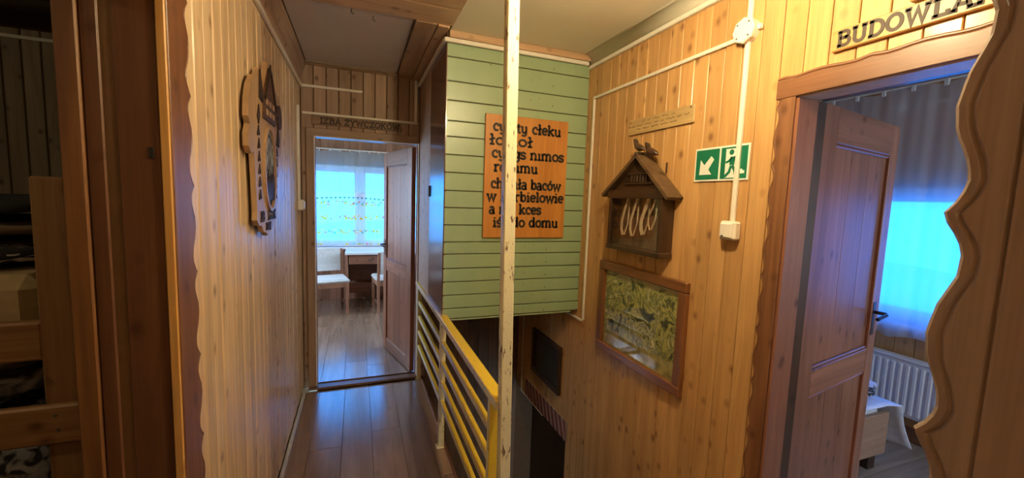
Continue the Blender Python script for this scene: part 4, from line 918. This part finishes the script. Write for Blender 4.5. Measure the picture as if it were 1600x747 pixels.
# =================================================================== CARVED CREST
em = thing('carved_crest', (XL, 2.14, 1.40), 'carved wooden crest with house, oval scene and letters on the left wall', 'crest')
FC = ((XL+.012, 0, 0), (0, 1, 0), (0, 0, 1))
OUT = [(2.00, 2.105), (1.955, 2.06), (1.90, 2.05), (1.84, 2.0), (1.805, 1.94), (1.795, 1.875), (1.82, 1.85), (1.79, 1.81), (1.79, 1.765), (1.83, 1.74), (1.873, 1.755), (1.885, 1.69), (1.90, 1.57), (1.905, 1.515), (1.895, 1.48), (1.93, 1.458), (1.985, 1.452), (2.01, 1.425), (2.06, 1.418), (2.10, 1.400), (2.15, 1.418), (2.21, 1.425), (2.225, 1.452), (2.30, 1.458), (2.325, 1.49), (2.31, 1.52), (2.335, 1.57), (2.37, 1.66), (2.42, 1.77), (2.47, 1.79), (2.50, 1.85), (2.52, 1.95), (2.50, 2.03), (2.45, 2.085), (2.38, 2.075), (2.33, 2.10), (2.285, 2.085), (2.24, 2.105), (2.172, 2.178), (2.11, 2.075), (2.05, 2.07)]
CR = wood('crest_wood', (.60, .42, .25), (.48, .31, .17), 'z', .45, knot=.2)
MB().prism(OUT, FC, 0, .020).build('board', CR, em)
h_ = MB(); h_.prism([(2.03, 1.91), (2.30, 1.91), (2.30, 2.0), (2.172, 2.15), (2.05, 2.02)], FC, .020, .028); hs_ = h_.build('house_relief', plain('burnt_wood', (.10, .05, .025), .6, var=.5, scale=40), em)
LT = plain('light_relief', (.46, .30, .17), .5)
for k in range(3):
    for q in range(2): MB().cbox((XL+.040, 2.075+k*.07, 1.93+q*.045), (XL+.043, 2.115+k*.07, 1.955+q*.045), .001).build('window_relief', LT, hs_)
MB().prism([(2.04, 2.0), (2.172, 2.165), (2.31, 1.985), (2.295, 1.975), (2.172, 2.135), (2.055, 1.99)], FC, .028, .034).build('roof_relief', BURNT(), hs_)
MB().prism([(1.97, 1.98), (1.985, 2.095), (2.02, 2.03), (2.03, 1.97)], FC, .020, .027).build('spruce_relief', BURNT(), em)
MB().prism([(1.93, 1.90), (1.96, 1.95), (1.975, 1.91), (1.95, 1.87)], FC, .020, .025).build('leaf_relief', BURNT(), em)
MB().prism(arc(2.40, 1.97, .055, .06, 0, 345, 16), FC, .020, .030).build('bush_relief', plain('burnt_wood2', (.08, .045, .03), .7, var=.6, scale=60), em)
MB().prism([(2.36, 1.86), (2.385, 1.93), (2.41, 1.86), (2.39, 1.82)], FC, .020, .026).build('leaf_relief', BURNT(), em)
ov = arc(2.16, 1.70, .125, .185, 0, 360, 28)
MB().prism(arc(2.16, 1.70, .11, .17, 0, 349, 28), FC, .020, .022).build('oval_scene', bw('mountain_scene', 28, .42, .6, (.03, .035, .05), (.42, .46, .52), (1, 1, .6)), em)
rm_ = MB(); ribbon(rm_, ov, .014, FC, .020, .030); rm_.build('oval_rim', CR, em)
sc_ = MB()
for k in range(9): sc_.prism([(2.075+k*.02, 1.56), (2.086+k*.02, 1.66+.05*((k*7) % 5)/5), (2.097+k*.02, 1.56)], FC, .022, .026)
sc_.build('tree_relief', BURNT(), em)
for side, cyy, sl_ in ((-1, 1.965, .0), (1, 2.355, .0)):
    lm = MB()
    for k in range(6):
        zz = 1.84-k*.052; yy = (1.945+k*.002) if side < 0 else (2.36-k*.012)
        ribbon(lm, [(yy-.016, zz-.016), (yy+.004, zz+.016), (yy+.018, zz-.012)], .010, FC, .020, .024); ribbon(lm, [(yy-.012, zz), (yy+.016, zz+.004)], .008, FC, .020, .024)
    lm.build('side_ornament', BURNT(), em)
text('BB', FC, 1.955, 2.035, 1.470, .030, .023, .30, BURNT(), em, .020)
text('LGOK', FC, 2.10, 2.285, 1.470, .030, .023, .30, BURNT(), em, .020)
text('RZW', FC, 2.055, 2.17, 1.428, .022, .023, .30, BURNT(), em, .020)
for yy, zz in ((2.0, 1.9), (2.3, 1.9), (2.12, 1.46)): bx('spacer', (XL, yy-.015, zz-.015), (XL+.012, yy+.015, zz+.015), CR, em)

# =================================================================== LAMPS (overhead, out of view)
def lamp(loc, label, wt, r=.055, zc=CEIL, drop=0):
    t = thing('ceiling_lamp', (loc[0], loc[1], zc), label, 'lamp', 'ceiling lamps')
    c = Vector(loc)
    MB().lathe([(.05, 0), (.055, .015), (.045, .03)], (c.x, c.y, zc-.03), (0, 0, 1), 20).build('base', WHITEP(), t, True)
    area = 4*math.pi*r*r
    if drop: MB().tube([(c.x, c.y, zc-.03), (c.x, c.y, zc-.03-drop)], .004, 8).build('cord', WHITEP(), t)
    MB().lathe([(r*math.cos(math.radians(a)), r*math.sin(math.radians(a))) for a in range(-85, 81, 15)], (c.x, c.y, zc-.03-r*.95-drop), (0, 0, 1), 20).build('globe', emit('lamp_glow_'+str(wt), LAMP_COL, wt/(math.pi*area)), t, True)
lamp((.80, .93, 0), 'opal globe lamp on the white ceiling above the stairwell', LAMP_W*.88, drop=.15)
lamp((.34, -.6, 0), 'globe lamp added as weak fill on the plank ceiling behind the camera', LAMP_W*.13)  # weak unseen lamp, added as warm fill for the passage
lamp((-1.9, .6, 0), 'globe lamp added on the ceiling to brighten the bunk room', LAMP_W*.3, .05, 2.66)  # dim unseen lamp, added to lift the dark bunk room

# =================================================================== OUTSIDE
hill = structure(MB().grid(lambda u, v: (-60+120*u, -20+100*v, -9+max(0, (v-.35)*8)+max(0, (u-.6)*8)+.6*math.sin(u*21)*math.sin(v*17)), 40, 40).build('hillside', plain('meadow', (.50, .60, .52), .9, var=.15, scale=2), None, True), 'green hillside outside the windows', 'ground')
